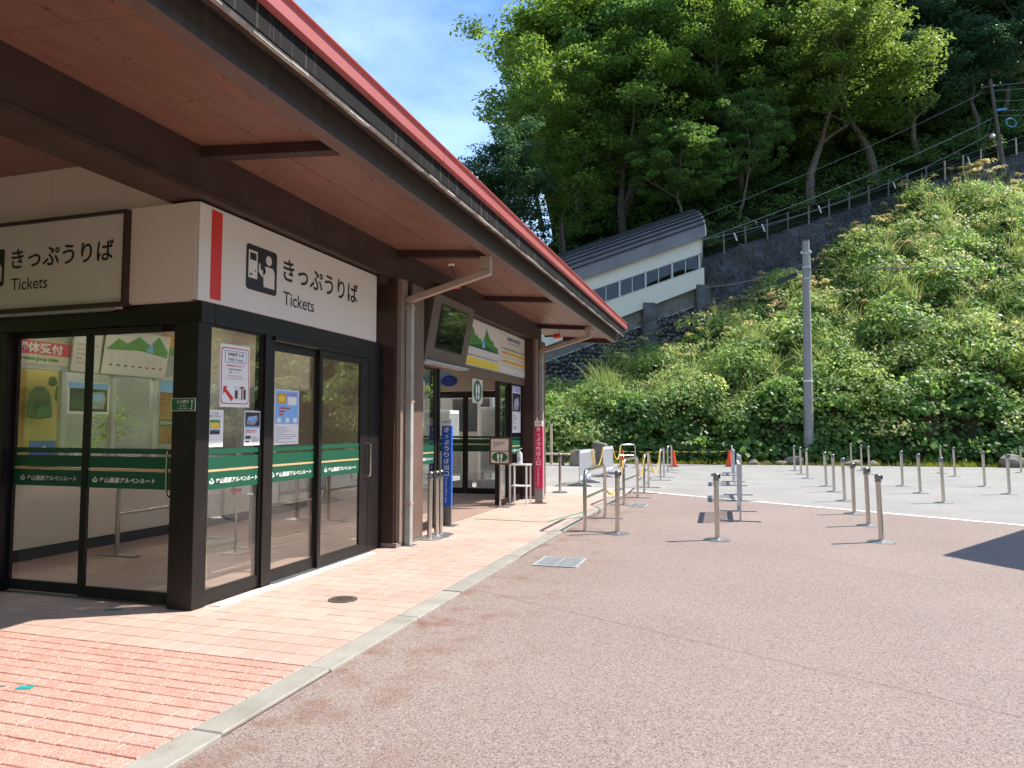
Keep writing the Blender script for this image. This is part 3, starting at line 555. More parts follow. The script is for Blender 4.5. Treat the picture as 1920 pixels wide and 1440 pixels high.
# ---------------------------------------------------------------- signs and notices
def picto(s, u, v, w, h):
    X = lambda a: u + a * w; Y = lambda b: v + b * h
    s.rrect(u, v, u + w, v + h, .04 * w / .5, 'ink', 2)
    s.rect(X(.07), Y(.26), X(.35), Y(.87), 'sign_white', 3); s.rect(X(.11), Y(.66), X(.31), Y(.82), 'ink', 4); s.rect(X(.11), Y(.32), X(.19), Y(.36), 'ink', 4); s.disc(X(.28), Y(.44), .02 * w, .02 * h, 'ink', 4)
    s.disc(X(.72), Y(.76), .10 * w, .11 * h, 'sign_white', 3)
    s.poly([(X(.56), Y(.14)), (X(.92), Y(.14)), (X(.92), Y(.50)), (X(.86), Y(.61)), (X(.62), Y(.61)), (X(.54), Y(.53)), (X(.54), Y(.45))], 'sign_white', 3)
    s.poly([(X(.60), Y(.60)), (X(.50), Y(.48)), (X(.55), Y(.40)), (X(.62), Y(.48))], 'sign_white', 3); s.poly([(X(.39), Y(.44)), (X(.52), Y(.34)), (X(.58), Y(.42)), (X(.45), Y(.53)), (X(.44), Y(.64)), (X(.40), Y(.64))], 'sign_white', 3)
def ticket_face(s, u, v, k=1.0):
    picto(s, u, v, .49 * k, .455 * k); s.text('きっぷうりば', u + .60 * k, v + .20 * k, 'ink', 2, h=.245 * k, w=1.56 * k, bold=.018); s.text('Tickets', u + .61 * k, v - .06 * k, 'ink', 2, h=.145 * k, w=.575 * k, bold=.006)
s = Sheet().board(0, 0, 3.30, .885, .10, 'sign_white').rect(.15, .03, .295, .86, 'red_print', 1); ticket_face(s, .64, .22)
s.build('ticket_sign', (-4.556, 5.145, 2.752), UY, UZ, label='white box sign with red bar and きっぷうりば Tickets over the plaza doors', cat='sign')
t = thing('ticket_sign', 'brown framed white Tickets sign above the left glass doors', 'sign', (-6.4, 5.1, 2.74))
s = Sheet().board(0, 0, 2.35, .83, .05, 'sign_white'); ticket_face(s, .448, .235, .82)
s.build('sign_panel', (-7.70, 5.10, 2.76), UX, UZ, t)
MB().box(-7.73, 5.07, 2.73, -5.32, 5.16, 2.76).box(-7.73, 5.07, 3.59, -5.32, 5.16, 3.62).box(-5.35, 5.07, 2.76, -5.32, 5.16, 3.59).box(-7.73, 5.07, 2.76, -7.70, 5.16, 3.59).build('sign_frame', 'brown', t)
bx('sign_bracket', 'galv', (-7.6, 5.14, 2.70, -5.55, 5.19, 2.728), t)
s = Sheet().board(0, 0, .262, .115, .004, 'white_print').rrect(.004, .004, .258, .111, .01, 'green_sign', 1); s.text('個人窓口', .06, .068, 'white_print', 2, h=.032, bold=.02); s.text('Individual', .09, .042, 'white_print', 2, h=.014); s.text('Ticket Office', .075, .016, 'white_print', 2, h=.014)
s.rect(.222, .02, .23, .085, 'white_print', 2).poly([(.212, .08), (.24, .08), (.226, .103)], 'white_print', 2).rect(.205, .015, .23, .022, 'white_print', 2)
s.build('direction_plate', (-4.846, 5.184, 1.755), UX, UZ, label='small green plate with white arrow on the corner pillar', cat='sign')
GX = -4.608
def poster(name, y, z, w, h, label, x=None, lean=0.0):
    s = Sheet(.0008).board(0, 0, w, h, .0015, 'white_print')
    def fin(cat='poster'):
        return s.build(name, (x if x else GX + .004, y, z), (0, math.cos(lean), math.sin(lean)), (0, -math.sin(lean), math.cos(lean)), label=label, cat=cat)
    return s, fin
def web_poster(y, z, w, h, label, x=None):
    s, fin = poster('poster', y, z, w, h, label, x, .012); a, b = w, h
    s.rrect(.03 * a, .05 * b, .97 * a, .95 * b, .08 * a, 'red_print', 1).rrect(.055 * a, .066 * b, .945 * a, .934 * b, .07 * a, 'white_print', 2)
    s.rect(.14 * a, .71 * b, .88 * a, .90 * b, 'blue_print', 3).rect(.155 * a, .718 * b, .865 * a, .892 * b, 'white_print', 4)
    s.text('WEBきっぷ', .5 * a, .815 * b, 'ink', 5, h=.062 * b, w=.55 * a, bold=.03, center=True); s.text('WEB Tickets', .5 * a, .735 * b, 'green_sign', 5, h=.05 * b, w=.52 * a, bold=.01, center=True)
    s.text('自動券売機で受付です', .5 * a, .645 * b, 'red_print', 3, h=.036 * b, w=.6 * a, bold=.02, center=True); s.text('自動券売機前面に', .5 * a, .59 * b, 'ink', 3, h=.03 * b, w=.46 * a, bold=.01, center=True); s.text('お越しください', .45 * a, .545 * b, 'ink', 3, h=.028 * b, w=.34 * a, bold=.01, center=True)
    s.text('Receive tickets', .48 * a, .49 * b, 'red_print', 3, h=.03 * b, w=.45 * a, center=True); s.text('There are ticket machines', .5 * a, .45 * b, 'green_sign', 3, h=.024 * b, w=.6 * a, center=True)
    s.poly([(.10 * a, .33 * b), (.24 * a, .33 * b), (.20 * a, .29 * b), (.44 * a, .15 * b), (.38 * a, .09 * b), (.15 * a, .24 * b), (.10 * a, .20 * b)], 'red_print', 3)
    s.rect(.46 * a, .12 * b, .88 * a, .34 * b, 'pale_print', 3).rect(.49 * a, .14 * b, .58 * a, .27 * b, 'dark_print', 4).rect(.62 * a, .16 * b, .72 * a, .28 * b, 'white_print', 4).rect(.70 * a, .12 * b, .74 * a, .34 * b, 'wood_frame', 5).rect(.78 * a, .13 * b, .86 * a, .29 * b, 'dark_print', 4).rect(.66 * a, .3 * b, .8 * a, .33 * b, 'red_print', 4)
    fin()
web_poster(5.52, 1.80, .425, .60, 'white WEB tickets poster with red border and arrow on the corner window')
s, fin = poster('poster', 5.352, 1.427, .225, .345, 'white poster with small coloured map on the corner window, below left'); s.text('デジタル版', .11, .30, 'ink', 1, h=.022, w=.09, bold=.02, center=True).text('時刻マップはこちら', .11, .275, 'ink', 1, h=.02, w=.16, bold=.02, center=True).text('Timetable & map here', .11, .26, 'green_sign', 1, h=.009, w=.13, center=True).rect(.045, .175, .18, .25, 'leaf_print', 1).rect(.05, .18, .17, .225, 'yellow_print', 2).rect(.045, .115, .18, .165, 'grey_print', 1).rect(.05, .12, .175, .15, 'dark_print', 2).lines(.05, .025, .18, .045, 2, 'grey_print', 1, seed=3); fin()
s, fin = poster('poster', 5.877, 1.43, .246, .343, 'bus poster with dark photo on the corner window, below right'); s.rect(.012, .19, .234, .33, 'dark_print', 1).poly([(.03, .205), (.15, .205), (.20, .25), (.20, .30), (.05, .285)], 'grey_print', 2).poly([(.04, .245), (.14, .245), (.185, .275), (.185, .295), (.05, .275)], 'sky_print', 3).rect(.012, .172, .234, .188, 'sky_print', 1).lines(.02, .11, .22, .165, 3, 'red_print', 1, seed=4).lines(.02, .13, .1, .16, 2, 'blue_print', 2, seed=9).rect(.02, .065, .10, .095, 'dark_print', 1).lines(.12, .03, .22, .09, 4, 'grey_print', 1, seed=5).rect(.02, .03, .08, .045, 'ink', 1); fin()
s, fin = poster('poster', 6.388, 1.427, .434, .585, 'blue and white campaign poster on the middle glass door', x=-4.628); s.rect(.01, .22, .424, .575, 'sky_print', 1).rect(.035, .44, .20, .545, 'orange_print', 2).disc(.115, .49, .055, .035, 'yellow_print', 3).rect(.225, .425, .385, .515, 'white_print', 2).lines(.21, .525, .39, .56, 2, 'magenta', 2, seed=6).lines(.08, .31, .36, .41, 3, 'red_print', 2, .6, seed=7)
for u in (.04, .19, .33): s.rect(u, .235, u + .07, .285, 'white_print', 2)
s.lines(.03, .02, .40, .20, 9, 'grey_print', 1, .3, seed=8); fin()
web_poster(9.62, 1.62, .62, .72, 'WEB tickets poster behind the first downpipe', x=-4.664)
s, fin = poster('notice', 9.56, 1.0, .45, .55, 'plain white notice under the poster behind the downpipe', x=-4.664); s.lines(.05, .1, .4, .45, 7, 'grey_print', 1, .3, seed=2); fin('notice')
s, fin = poster('poster', 14.87, 1.50, .62, 1.05, 'purple topped poster with dark photo beside the red pillar sign', x=-4.664); s.rect(.01, .9, .61, 1.04, 'lilac', 1).text('BUS', .05, .94, 'white_print', 2, h=.05).rect(.02, .47, .60, .88, 'dark_print', 1).poly([(.1, .5), (.45, .5), (.52, .66), (.45, .8), (.15, .74)], 'grey_print', 2).poly([(.14, .6), (.42, .6), (.47, .7), (.4, .76), (.17, .7)], 'lilac', 3).lines(.04, .08, .36, .42, 8, 'grey_print', 1, .35, seed=12).disc(.2, .12, .05, .03, 'blue_print', 2); fin()
# route map and fare board over the second bay
t = thing('route_board', 'wide route map and fare board above the second entrance', 'sign', (-4.62, 13.9, 2.74))
s = Sheet(.002).board(0, 0, 4.15, .885, .05, 'sign_white')
s.rect(.02, .02, 1.98, .865, 'pale_print', 1).rect(.02, .02, 1.98, .17, 'yellow_print', 2)
hs = [.46, .50, .60, .58, .66, .74, .70, .58, .62, .55, .57, .50, .55, .66, .80, .70, .64, .58, .61, .52, .48, .50, .43]
s.poly([(.02, .36)] + [(.02 + 1.96 * i / 22, h) for i, h in enumerate(hs)] + [(1.98, .36)], 'leaf_print', 2)
s.poly([(.02, .36), (.5, .40), (.9, .45), (1.25, .46), (1.6, .42), (1.98, .36)], 'green_print', 3); s.poly([(.98, .40), (1.06, .57), (1.12, .57), (1.16, .40)], 'sky_print', 4)
for i in range(13): u = .12 + i * .145; s.rect(u, .23, u + .012, .33 + .05 * math.sin(i), 'tan_print', 3).rect(u - .03, .195, u + .05, .22, 'ink', 3).rect(u - .02, .07, u + .04, .085, 'orange_print', 3)
s.text('立山駅からの運賃表', 3.05, .72, 'blue_print', 2, h=.085, w=.95, bold=.03, center=True).text('Fares from Tateyama Station', 3.05, .655, 'ink', 2, h=.04, w=.8, center=True)
for r, v in enumerate((.52, .43, .34, .25, .16)):
    if r in (1, 3): s.rect(2.35, v - .018, 4.08, v + .048, 'yellow_print', 2)
    for c in range(13): s.rect(2.20 + c * .145, v, 2.28 + c * .145, v + .026, ('ink', 'red_print', 'tan_print', 'red_print', 'tan_print')[r], 3)
s.lines(3.2, .05, 4.0, .09, 1, 'ink', 2, seed=4)
s.build('board_face', (-4.60, 11.72, 2.742), UY, UZ, t)
MB().box(-4.66, 11.70, 2.70, -4.585, 15.6, 2.738).box(-4.66, 11.70, 3.63, -4.59, 15.6, 3.65).build('board_rail', 'brown_light', t)
# tilted information display in a brown box
t = thing('information_display', 'tilted brown boxed display screen above the second entrance', 'display', (-4.5, 10.6, 2.63))
a0, a1 = Vector((-4.45, 9.75, 2.64)), Vector((-4.45, 11.45, 2.64)); b0, b1 = Vector((-4.265, 9.75, 3.65)), Vector((-4.265, 11.45, 3.65)); bk = Vector((-.20, 0, 0))
MB().hexa([a0 + Vector((-.19, 0, 0)), a0, a1, a1 + Vector((-.19, 0, 0))], [Vector((-4.65, 9.75, 3.65)), b0, b1, Vector((-4.65, 11.45, 3.65))]).build('display_case', 'display_box', t, bev=.006)
up = (b0 - a0).normalized(); fr = Vector(UY).cross(up)
s = Sheet(.004).rect(.30, .20, 1.42, .90, 'black_frame', 1).rect(.33, .225, 1.385, .875, 'screen', 2); s.build('display_screen', a0 + fr * .004, UY, up, t)
bx('display_shelf', 'galv', (-4.66, 9.7, 2.60, -4.40, 11.5, 2.635), t)
for k, (y, zc, lb) in enumerate(((10.2, 3.78, 'orange beacon lamp hanging from the soffit above the display'), (16.9, 3.80, 'orange beacon lamp under the far end of the eave'))):
    t = thing('beacon_lamp', lb, 'lamp', (-4.15, y, zc))
    MB().lathe([(.01, 0), (.09, .01), (.10, .06), (.07, .12), (.01, .13)], 14, (-4.15, y, zc)).build('lamp_housing', 'orange', t, smooth=True)
    bx('lamp_bracket', 'brown', (-4.46, y - .03, zc + .05, -4.2, y + .03, zc + .09), t)
    MB().tube([(-4.0, y - .5, 4.03), (-3.98, y - .48, 3.95), (-4.0, y - .3, 3.82), (-4.12, y - .05, 3.80 if k == 0 else 3.86)], .008, 6).build('lamp_cable', 'cable', t); MB().lathe([(.05, 0), (.05, .02), (.0, .022)], 12, (-4.0, y - .5, 4.025)).build('cable_rose', 'lamp_white', t)
# footprint sticker on the end door glass
def feet(s, cx, cy, k, m='white_print', l=3):
    for d in (-1, 1):
        s.disc(cx + d * .11 * k, cy + .06 * k, .075 * k, .17 * k, m, l); s.disc(cx + d * .095 * k, cy - .19 * k, .055 * k, .09 * k, m, l)
# things inside the hall
def inner(name, y0, z0, y1, z1, x=-8.19): return Sheet(.001), (x, y0, z0), y1 - y0, z1 - z0
s = Sheet(.002).board(0, 0, .85, .30, .01, 'wall_cream').rect(.0, .12, .84, .285, 'magenta', 1).text('団体受付', .10, .14, 'white_print', 2, h=.125, w=.62, bold=.03).text('Reservation group tables', .06, .03, 'green_sign', 2, h=.06, w=.6, bold=.03)
s.build('reception_sign', (-8.18, 6.17, 2.39), UY, UZ, label='red band sign with 団体受付 above the counter', cat='sign')
s = Sheet(.002).board(0, 0, 1.12, .62, .015, 'pale_print').poly([(.02, .33), (.2, .5), (.35, .44), (.55, .56), (.75, .46), (.9, .6), (1.1, .4), (1.1, .3), (.6, .36)], 'leaf_print', 1).poly([(.7, .36), (.76, .48), (.8, .48), (.83, .34)], 'sky_print', 2)
for i in range(8): s.rect(.1 + i * .125, .12, .15 + i * .125, .14, 'ink', 2).rect(.12 + i * .125, .18, .128 + i * .125, .28, 'tan_print', 2)
s.build('hall_route_map', (-8.12, 7.42, 2.34), UY, (.15, 0, 1), label='tilted white route map with green hills above the counter', cat='sign')
s = Sheet(.002).board(0, 0, .42, .55, .03, 'pale_print').lines(.05, .1, .37, .4, 5, 'tan_print', 1, seed=21); s.build('price_board', (-8.14, 6.98, 2.34), UY, (.12, 0, 1), label='pale tilted board left of the hall route map', cat='sign')
s = Sheet(.001).board(0, 0, .64, .42, .004, 'white_print').rect(.01, .34, .63, .41, 'sky_print', 1).rect(.03, .03, .61, .335, 'dark_print', 1).poly([(.25, .07), (.55, .07), (.58, .2), (.55, .3), (.28, .28)], 'grey_print', 2).poly([(.28, .17), (.53, .17), (.54, .27), (.3, .26)], 'sky_print', 3); s.build('poster', (-8.185, 6.985, 1.79), UY, UZ, label='dark bus photo poster on the counter window', cat='poster')
s = Sheet(.001).board(0, 0, .5, .95, .004, 'brown_print').rect(.0, .78, .5, .95, 'sky_print', 1).rect(0, .27, .5, .37, 'dark_print', 1).text('TATEYAMA KUROBE', .02, .295, 'white_print', 2, h=.05, w=.46); s.build('poster', (-8.185, 8.52, 1.36), UY, UZ, label='autumn poster lettered TATEYAMA KUROBE beside the counter', cat='poster')
s = Sheet(.001).board(0, 0, .6, .62, .004, 'orange_print').rect(0, .3, .6, .42, 'leaf_print', 1).rect(0, 0, .6, .3, 'grey_print', 1).poly([(.2, .1), (.6, .1), (.6, .3), (.35, .3)], 'sky_print', 2); s.build('poster', (-8.18, 8.56, 2.40), UY, UZ, label='upper scenic poster of orange slopes and a lake', cat='poster')
for i, (y, z, w, h, m1, lb) in enumerate(((7.02, 1.72, .34, .42, 'leaf_dark', 'dark green rucksack on the yellow display wall'), (7.32, 1.95, .16, .25, 'leaf_dark', 'smaller dark rucksack right of the large one'), (7.2, 2.16, .12, .13, 'leaf_dark', 'little dark pouch at the top of the yellow wall'))):
    m = MB().lathe([(.02, 0), (w * .45, .02), (w * .5, h * .35), (w * .42, h * .8), (w * .2, h), (.01, h)], 14, (-8.7, y, z)); t = m.build('rucksack', 'rubber', smooth=True, label=lb, cat='rucksack')
    for k, v in enumerate(t.data.vertices): v.co.x = -8.7 + (v.co.x + 8.7) * .5
    t.scale = (1, 1, 1)
    bx('front_pocket', 'green_print', (-8.70 + w * .2, y - w * .3, z + .03, -8.70 + w * .33, y + w * .3, z + h * .42), t, bev=.01)
s = Sheet(.001).board(0, 0, .42, .34, .01, 'blue_print').poly([(0, 0), (.42, 0), (.42, .12), (.3, .16), (.15, .1), (0, .17)], 'dark_print', 1).disc(.2, .24, .03, .03, 'white_print', 2); s.build('picture', (-8.5, 6.75, 1.10), UY, UZ, label='night mountain picture standing on the counter', cat='picture')
s = Sheet(.001).board(0, 0, .42, .22, .10, 'white_print').rect(.015, .015, .405, .205, 'sign_white', 1).text('団体専用', .04, .06, 'ink', 2, h=.1, w=.34, bold=.03); s.build('desk_sign', (-8.16, 7.10, 1.062), UY, UZ, label='white desk sign with 団体専用 on the counter', cat='sign')
t = thing('desk_box', 'white flat box on the counter beneath the plants', 'box', (-8.3, 7.95, 1.06)); bx('box_body', 'white_print', (-8.4, 7.78, 1.061, -8.16, 8.15, 1.22), t, bev=.01); bx('box_lid', 'pale_print', (-8.41, 7.77, 1.222, -8.15, 8.16, 1.25), t)
t = thing('monitor', 'slim screen standing behind the counter at left', 'monitor', (-8.5, 6.25, 1.06)); bx('monitor_panel', 'grey_print', (-8.52, 6.05, 1.2, -8.48, 6.4, 1.42), t, bev=.006); bx('monitor_foot', 'plate', (-8.58, 6.17, 1.061, -8.42, 6.3, 1.07), t); bx('monitor_stem', 'plate', (-8.51, 6.22, 1.07, -8.49, 6.25, 1.2), t)
t = thing('potted_plant', 'leafy pot plant on the counter between the window posts', 'plant', (-8.5, 8.1, 1.25))
MB().lathe([(.07, 0), (.10, .16), (.105, .17), (.0, .165)], 14, (-8.62, 8.05, 1.061)).build('pot', 'grey_print', t, smooth=True)
rng = np.random.default_rng(9); C = rng.normal(0, 1, (260, 3)) * np.array([.1, .16, .17]) + np.array([-8.62, 8.05, 1.62]); sz = rng.uniform(.025, .06, 260); A, Bv = orient(260, rng, np.tile([0, 0, 1.], (260, 1)), sz, .4)
o = bpy.data.objects.new('foliage', quads_mesh('foliage', C, A, Bv, rng.random(260), 'kudzu')); COL.objects.link(o); o.parent = t; o.location = -t.location
m = MB(); rg = random.Random(2)
for i in range(5): a = rg.uniform(0, 6.28); m.tube([(-8.62, 8.05, 1.2), (-8.62 + .08 * math.cos(a), 8.05 + .12 * math.sin(a), 1.7)], .006, 5)
m.build('stems', 'bark', t)
t = thing('curtain', 'cream pleated curtain strip inside the corner window', 'curtain', (-4.9, 5.52, 0)); n = 15; m = MB()
for i in range(n):
    y = 5.46 + .012 * i; x = -4.86 + (.02 if i % 2 else -.012); y2 = 5.44 + .02 * i
    if i: m.add([(px_, py_, .16), (x, y2, .16), (x, y, 1.2), (qx, qy, 1.2)], [(0, 1, 2, 3)])
    px_, py_, qx, qy = x, y2, x, y
m.build('curtain_cloth', 'curtain', t); bx('curtain_rail', 'plate', (-4.9, 5.44, 1.2, -4.83, 5.66, 1.215), t)
s = Sheet(.001).board(0, 0, .30, .55, .006, 'white_print').text('団体受付', .03, .4, 'blue_print', 1, h=.06, w=.24, bold=.03).text('Reservation', .05, .34, 'ink', 1, h=.03, w=.2).poly([(.07, .18), (.15, .26), (.15, .21), (.25, .21), (.25, .15), (.15, .15), (.15, .10)], 'magenta', 1)
t = thing('notice', 'white Reservation notice with pink arrow on a stand inside the hall', 'notice', (-6.15, 7.72, 0)); s.build('notice_card', (-6.3, 7.7, .62), UX, UZ, t); MB().tube([(-6.15, 7.73, .012), (-6.15, 7.73, .9)], .015, 8).build('notice_post', 'steel', t); bx('notice_base', 'plate', (-6.3, 7.6, 0, -6.0, 7.86, .012), t)
# ---------------------------------------------------------------- things around the second entrance
t = thing('footprint_card_hanger', 'hanging card with white footprints in a green oval inside the doorway', 'sign', (-4.72, 12.75, 2.58))
s = Sheet(.001).board(0, 0, .56, .46, .003, 'sign_white').disc(.28, .23, .23, .21, 'green_sign', 1, 28); feet(s, .28, .23, .6); s.build('card', (-4.70, 12.48, 2.08), UY, UZ, t)
MB().tube([(-4.703, 12.6, 2.535), (-4.703, 12.6, 2.585)], .004, 5).tube([(-4.703, 12.9, 2.535), (-4.703, 12.9, 2.585)], .004, 5).build('hook', 'galv', t)
def pillar_sign(label, x, y, m, head, jp, en):
    t = thing('pillar_sign', label, 'sign', (x, y, 0))
    bx('sign_base', 'plate', (x - .17, y - .12, 0, x + .17, y + .14, .012), t, bev=.003)
    bx('sign_shaft', 'steel_dark', (x - .082, y - .02, .012, x + .082, y + .03, .32), t)
    bx('sign_body', m, (x - .085, y - .025, .32, x + .085, y + .035, 1.64), t); bx('sign_head', 'white_print', (x - .085, y - .025, 1.642, x + .085, y + .035, 1.76), t)
    s = Sheet(.0015); s.text(head, .085, .04, 'ink', 1, h=.035, w=.12, center=True); s.build('head_lettering', (x - .085, y - .0265, 1.645), UX, UZ, t)
    s = Sheet(.0015); n = len(jp)
    for i, c in enumerate(jp): s.text(c, .085, 1.135 - i * .103, 'white_print', 1, h=.082 if c != 'っ' else .055, w=.09 if c != 'っ' else .06, bold=.02, center=True)
    s.build('lettering', (x - .085, y - .0265, .40), UX, UZ, t)
    s = Sheet(.0015); s.text(en, 0, 0, 'white_print', 1, h=.036, w=.42); s.build('english_lettering', (x - .02, y - .0265, .80), (0, 0, -1), UX, t)
pillar_sign('blue pillar sign for the ticket office exit by the second entrance', -4.56, 10.93, 'blue_pillar', 'EXIT', 'きっぷうりば出口', 'Ticket office exit')
pillar_sign('crimson pillar sign for the ticket office entrance beside the far pillar', -4.03, 14.75, 'magenta', 'ENTER', 'きっぷうりば入口', 'Ticket office entrance')
t = thing('notice_stand', 'brown framed notice stand with green footprints by the doorway', 'sign', (-4.60, 13.82, 0)); X0, Y0 = -4.82, 13.80
MB().box(X0, Y0, .86, X0 + .44, Y0 + .02, .89).box(X0, Y0, 1.385, X0 + .44, Y0 + .02, 1.415).box(X0, Y0, .89, X0 + .03, Y0 + .02, 1.385).box(X0 + .41, Y0, .89, X0 + .44, Y0 + .02, 1.385).box(X0 + .03, Y0 + .002, 1.125, X0 + .41, Y0 + .02, 1.14).build('stand_frame', 'wood_frame', t)
s = Sheet(.001).board(0, 0, .38, .5, .01, 'sign_white').lines(.05, .30, .30, .45, 5, 'ink', 1, .4, seed=31).disc(.19, .125, .17, .10, 'green_sign', 1, 28); feet(s, .19, .12, .33); s.build('stand_notice', (X0 + .03, Y0 + .009, .888), UX, UZ, t)
MB().tube([(-4.60, Y0 + .03, .01), (-4.60, Y0 + .03, .88)], .022, 10).build('stand_post', 'steel', t, smooth=True); bx('stand_base', 'plate', (-4.82, Y0 - .1, 0, -4.38, Y0 + .14, .01), t)
t = thing('sanitizer_table', 'small white two tier metal table beside the crimson pillar sign', 'table', (-4.36, 14.45, 0))
for dx_ in (-4.54, -4.18):
    for dy in (14.3, 14.62): bx('leg', 'ac_white', (dx_ - .014, dy - .014, 0, dx_ + .014, dy + .014, .82), t)
bx('table_top', 'ac_white', (-4.57, 14.27, .82, -4.15, 14.65, .85), t, bev=.004); bx('lower_shelf', 'ac_white', (-4.55, 14.29, .38, -4.17, 14.63, .40), t)
t = thing('sanitizer_bottle', 'white pump bottle of hand sanitizer on the small table', 'bottle', (-4.36, 14.42, .851))
MB().lathe([(.05, 0), (.058, .02), (.058, .20), (.045, .235), (.02, .245), (.02, .27)], 16, (-4.36, 14.42, .851)).build('bottle_body', 'bottle', t, smooth=True)
MB().tube([(-4.36, 14.42, 1.12), (-4.36, 14.42, 1.17), (-4.31, 14.40, 1.175)], .009, 6).build('pump', 'white_print', t); bx('bottle_label', 'lilac', (-4.39, 14.36, .90, -4.33, 14.3615, 1.0), t)
# outdoor units behind the hall's end doors, and the wall behind them
def ac(label, x0, y0, w, d, z0, h):
    t = thing('outdoor_unit', label, 'air conditioner', (x0 + w / 2, y0 + d / 2, 0))
    bx('casing', 'ac_white', (x0, y0, z0, x0 + w, y0 + d, z0 + h), t, bev=.01)
    m = MB(); n = int(h / .045)
    for i in range(n): z = z0 + .08 + (h - .16) * i / n; m.box(x0 + .05, y0 - .012, z, x0 + w - .05, y0 - .001, z + .022).box(x0 + w + .001, y0 + .04, z, x0 + w + .011, y0 + d - .04, z + .022)
    m.build('louvre', 'galv', t)
    for xx_ in (x0 + .04, x0 + w - .08):
        for yy_ in (y0 + .03, y0 + d - .07): bx('leg', 'galv', (xx_, yy_, .2, xx_ + .04, yy_ + .04, z0), t)
    for xx_ in (x0 + .0, x0 + w - .2): bx('concrete_block', 'concrete', (xx_ - .08, y0 - .08, -.012, xx_ + .26, y0 + d + .08, .2), t, bev=.008)
ac('tall louvred outdoor unit on concrete blocks behind the end doors', -6.55, 18.0, .95, .75, .42, 1.75)
ac('low louvred outdoor unit left of the tall one', -7.75, 17.6, .85, .5, .35, .95)
ac('second tall outdoor unit half hidden at the far left', -8.7, 18.9, .9, .7, .42, 1.7)
t = thing('neighbour_building', 'beige rendered wall with windows behind the outdoor units', 'building', (-8, 21, 0))
bx('wall', 'beige_wall', (-14, 20.6, -.05, -6.5, 23, 3.4), t); bx('window_recess', 'dark_print', (-8.4, 20.57, 1.5, -7.2, 20.598, 2.5), t); bx('door', 'white_print', (-7.1, 20.57, 0, -6.8, 20.598, 2.6), t); bx('roof_band', 'brown', (-14.1, 20.5, 3.4, -6.45, 23.1, 3.52), t)
MB().tube([(-7.5, 20.5, 0), (-7.5, 20.5, 3.3)], .06, 8).build('vent_pipe', 'cream', t)

# ---------------------------------------------------------------- queue posts, handrails, barriers
def make_post():
    t = thing('queue_post', '', 'queue post')
    MB().lathe([(.195, 0), (.195, .006), (.17, .014), (.06, .022), (.045, .03), (.0, .03)], 24).build('base', 'plate', t, local=True, smooth=True)
    MB().lathe([(.036, .02), (.036, .86), (.0, .86)], 16).build('tube', 'steel', t, local=True, smooth=True)
    h = MB().lathe([(.043, .855), (.043, .95), (.030, .965), (.0, .965)], 16).build('head', 'steel_dark', t, local=True, smooth=True)
    MB().lathe([(.045, .845), (.045, .858)], 16).build('collar', 'steel', h, local=True, smooth=True)
    MB().box(.035, -.018, .89, .06, .018, .945).build('belt_slot', 'black_band', h, local=True)
    return t
post0 = make_post(); first = True
def put_post(x, y, label, group, h=1.0, tilt=0):
    global first
    o = post0 if first else copy_tree(post0); first = False
    o.location = (x, y, -.021 if y < yline(x) else -.025); o.scale = (1, 1, h); o.rotation_euler = (random.gauss(0, .006), tilt + random.gauss(0, .006), random.uniform(-.4, .4)); o['label'] = label; o['group'] = group
    if x < -2.8: o.location.z = .001
ordn = ['nearest', 'second nearest', 'third nearest', 'fourth nearest', 'fifth nearest', 'sixth nearest', 'seventh nearest', 'eighth nearest', 'farthest']
colA = [(1.96, 11.37), (2.09, 13.2), (2.12, 14.91), (2.3, 17.49), (2.38, 19.94), (2.4, 21.74), (2.2, 24.97), (2.19, 27.16), (2.14, 29.32)]
colB = [(4.3, 17.7), (4.39, 20.16), (4.45, 22.45), (4.49, 27.79), (4.59, 30.09), (4.6, 32.67)]
colC = [(6.42, 20.51), (6.6, 22.95), (7.03, 27.44), (7.1, 29.34)]
for i, (x, y) in enumerate(colA): put_post(x, y, 'steel queue post, %s in the long row before the concrete pole' % ordn[i], 'steel queue posts on the plaza', 1.0, -.02)
for i, (x, y) in enumerate(colB): put_post(x, y, 'steel queue post, %s in the second row right of the concrete pole' % (ordn[i] if i < 5 else 'farthest'), 'steel queue posts on the plaza', 1.03, -.02)
for i, (x, y) in enumerate(colC): put_post(x, y, 'steel queue post, %s in the third row near the right edge' % (ordn[i] if i < 3 else 'farthest'), 'steel queue posts on the plaza', 1.03, -.02)
put_post(9.96, 30.56, 'lone far steel queue post before the reddish rock at right', 'steel queue posts on the plaza')
put_post(-.28, 10.87, 'lone steel queue post in front of the white slatted barriers', 'steel queue posts on the plaza')
put_post(-1.77, 11.06, 'steel queue post standing beside the nearest handrail', 'steel queue posts on the plaza')
put_post(-4.24, 17.52, 'steel post on the pale apron past the far pillar', 'steel queue posts on the plaza')
for i, (x, y) in enumerate(((-4.27, 9.59), (-4.25, 9.80), (-4.27, 10.0))): put_post(x, y, 'steel belt post by the downpipe, %s of three clustered before the blue sign' % ('nearest', 'middle', 'farthest')[i], 'belt posts clustered by the entrance')
put_post(8.75, 19.6, 'steel queue post just beyond the right edge of view', 'steel queue posts on the plaza')
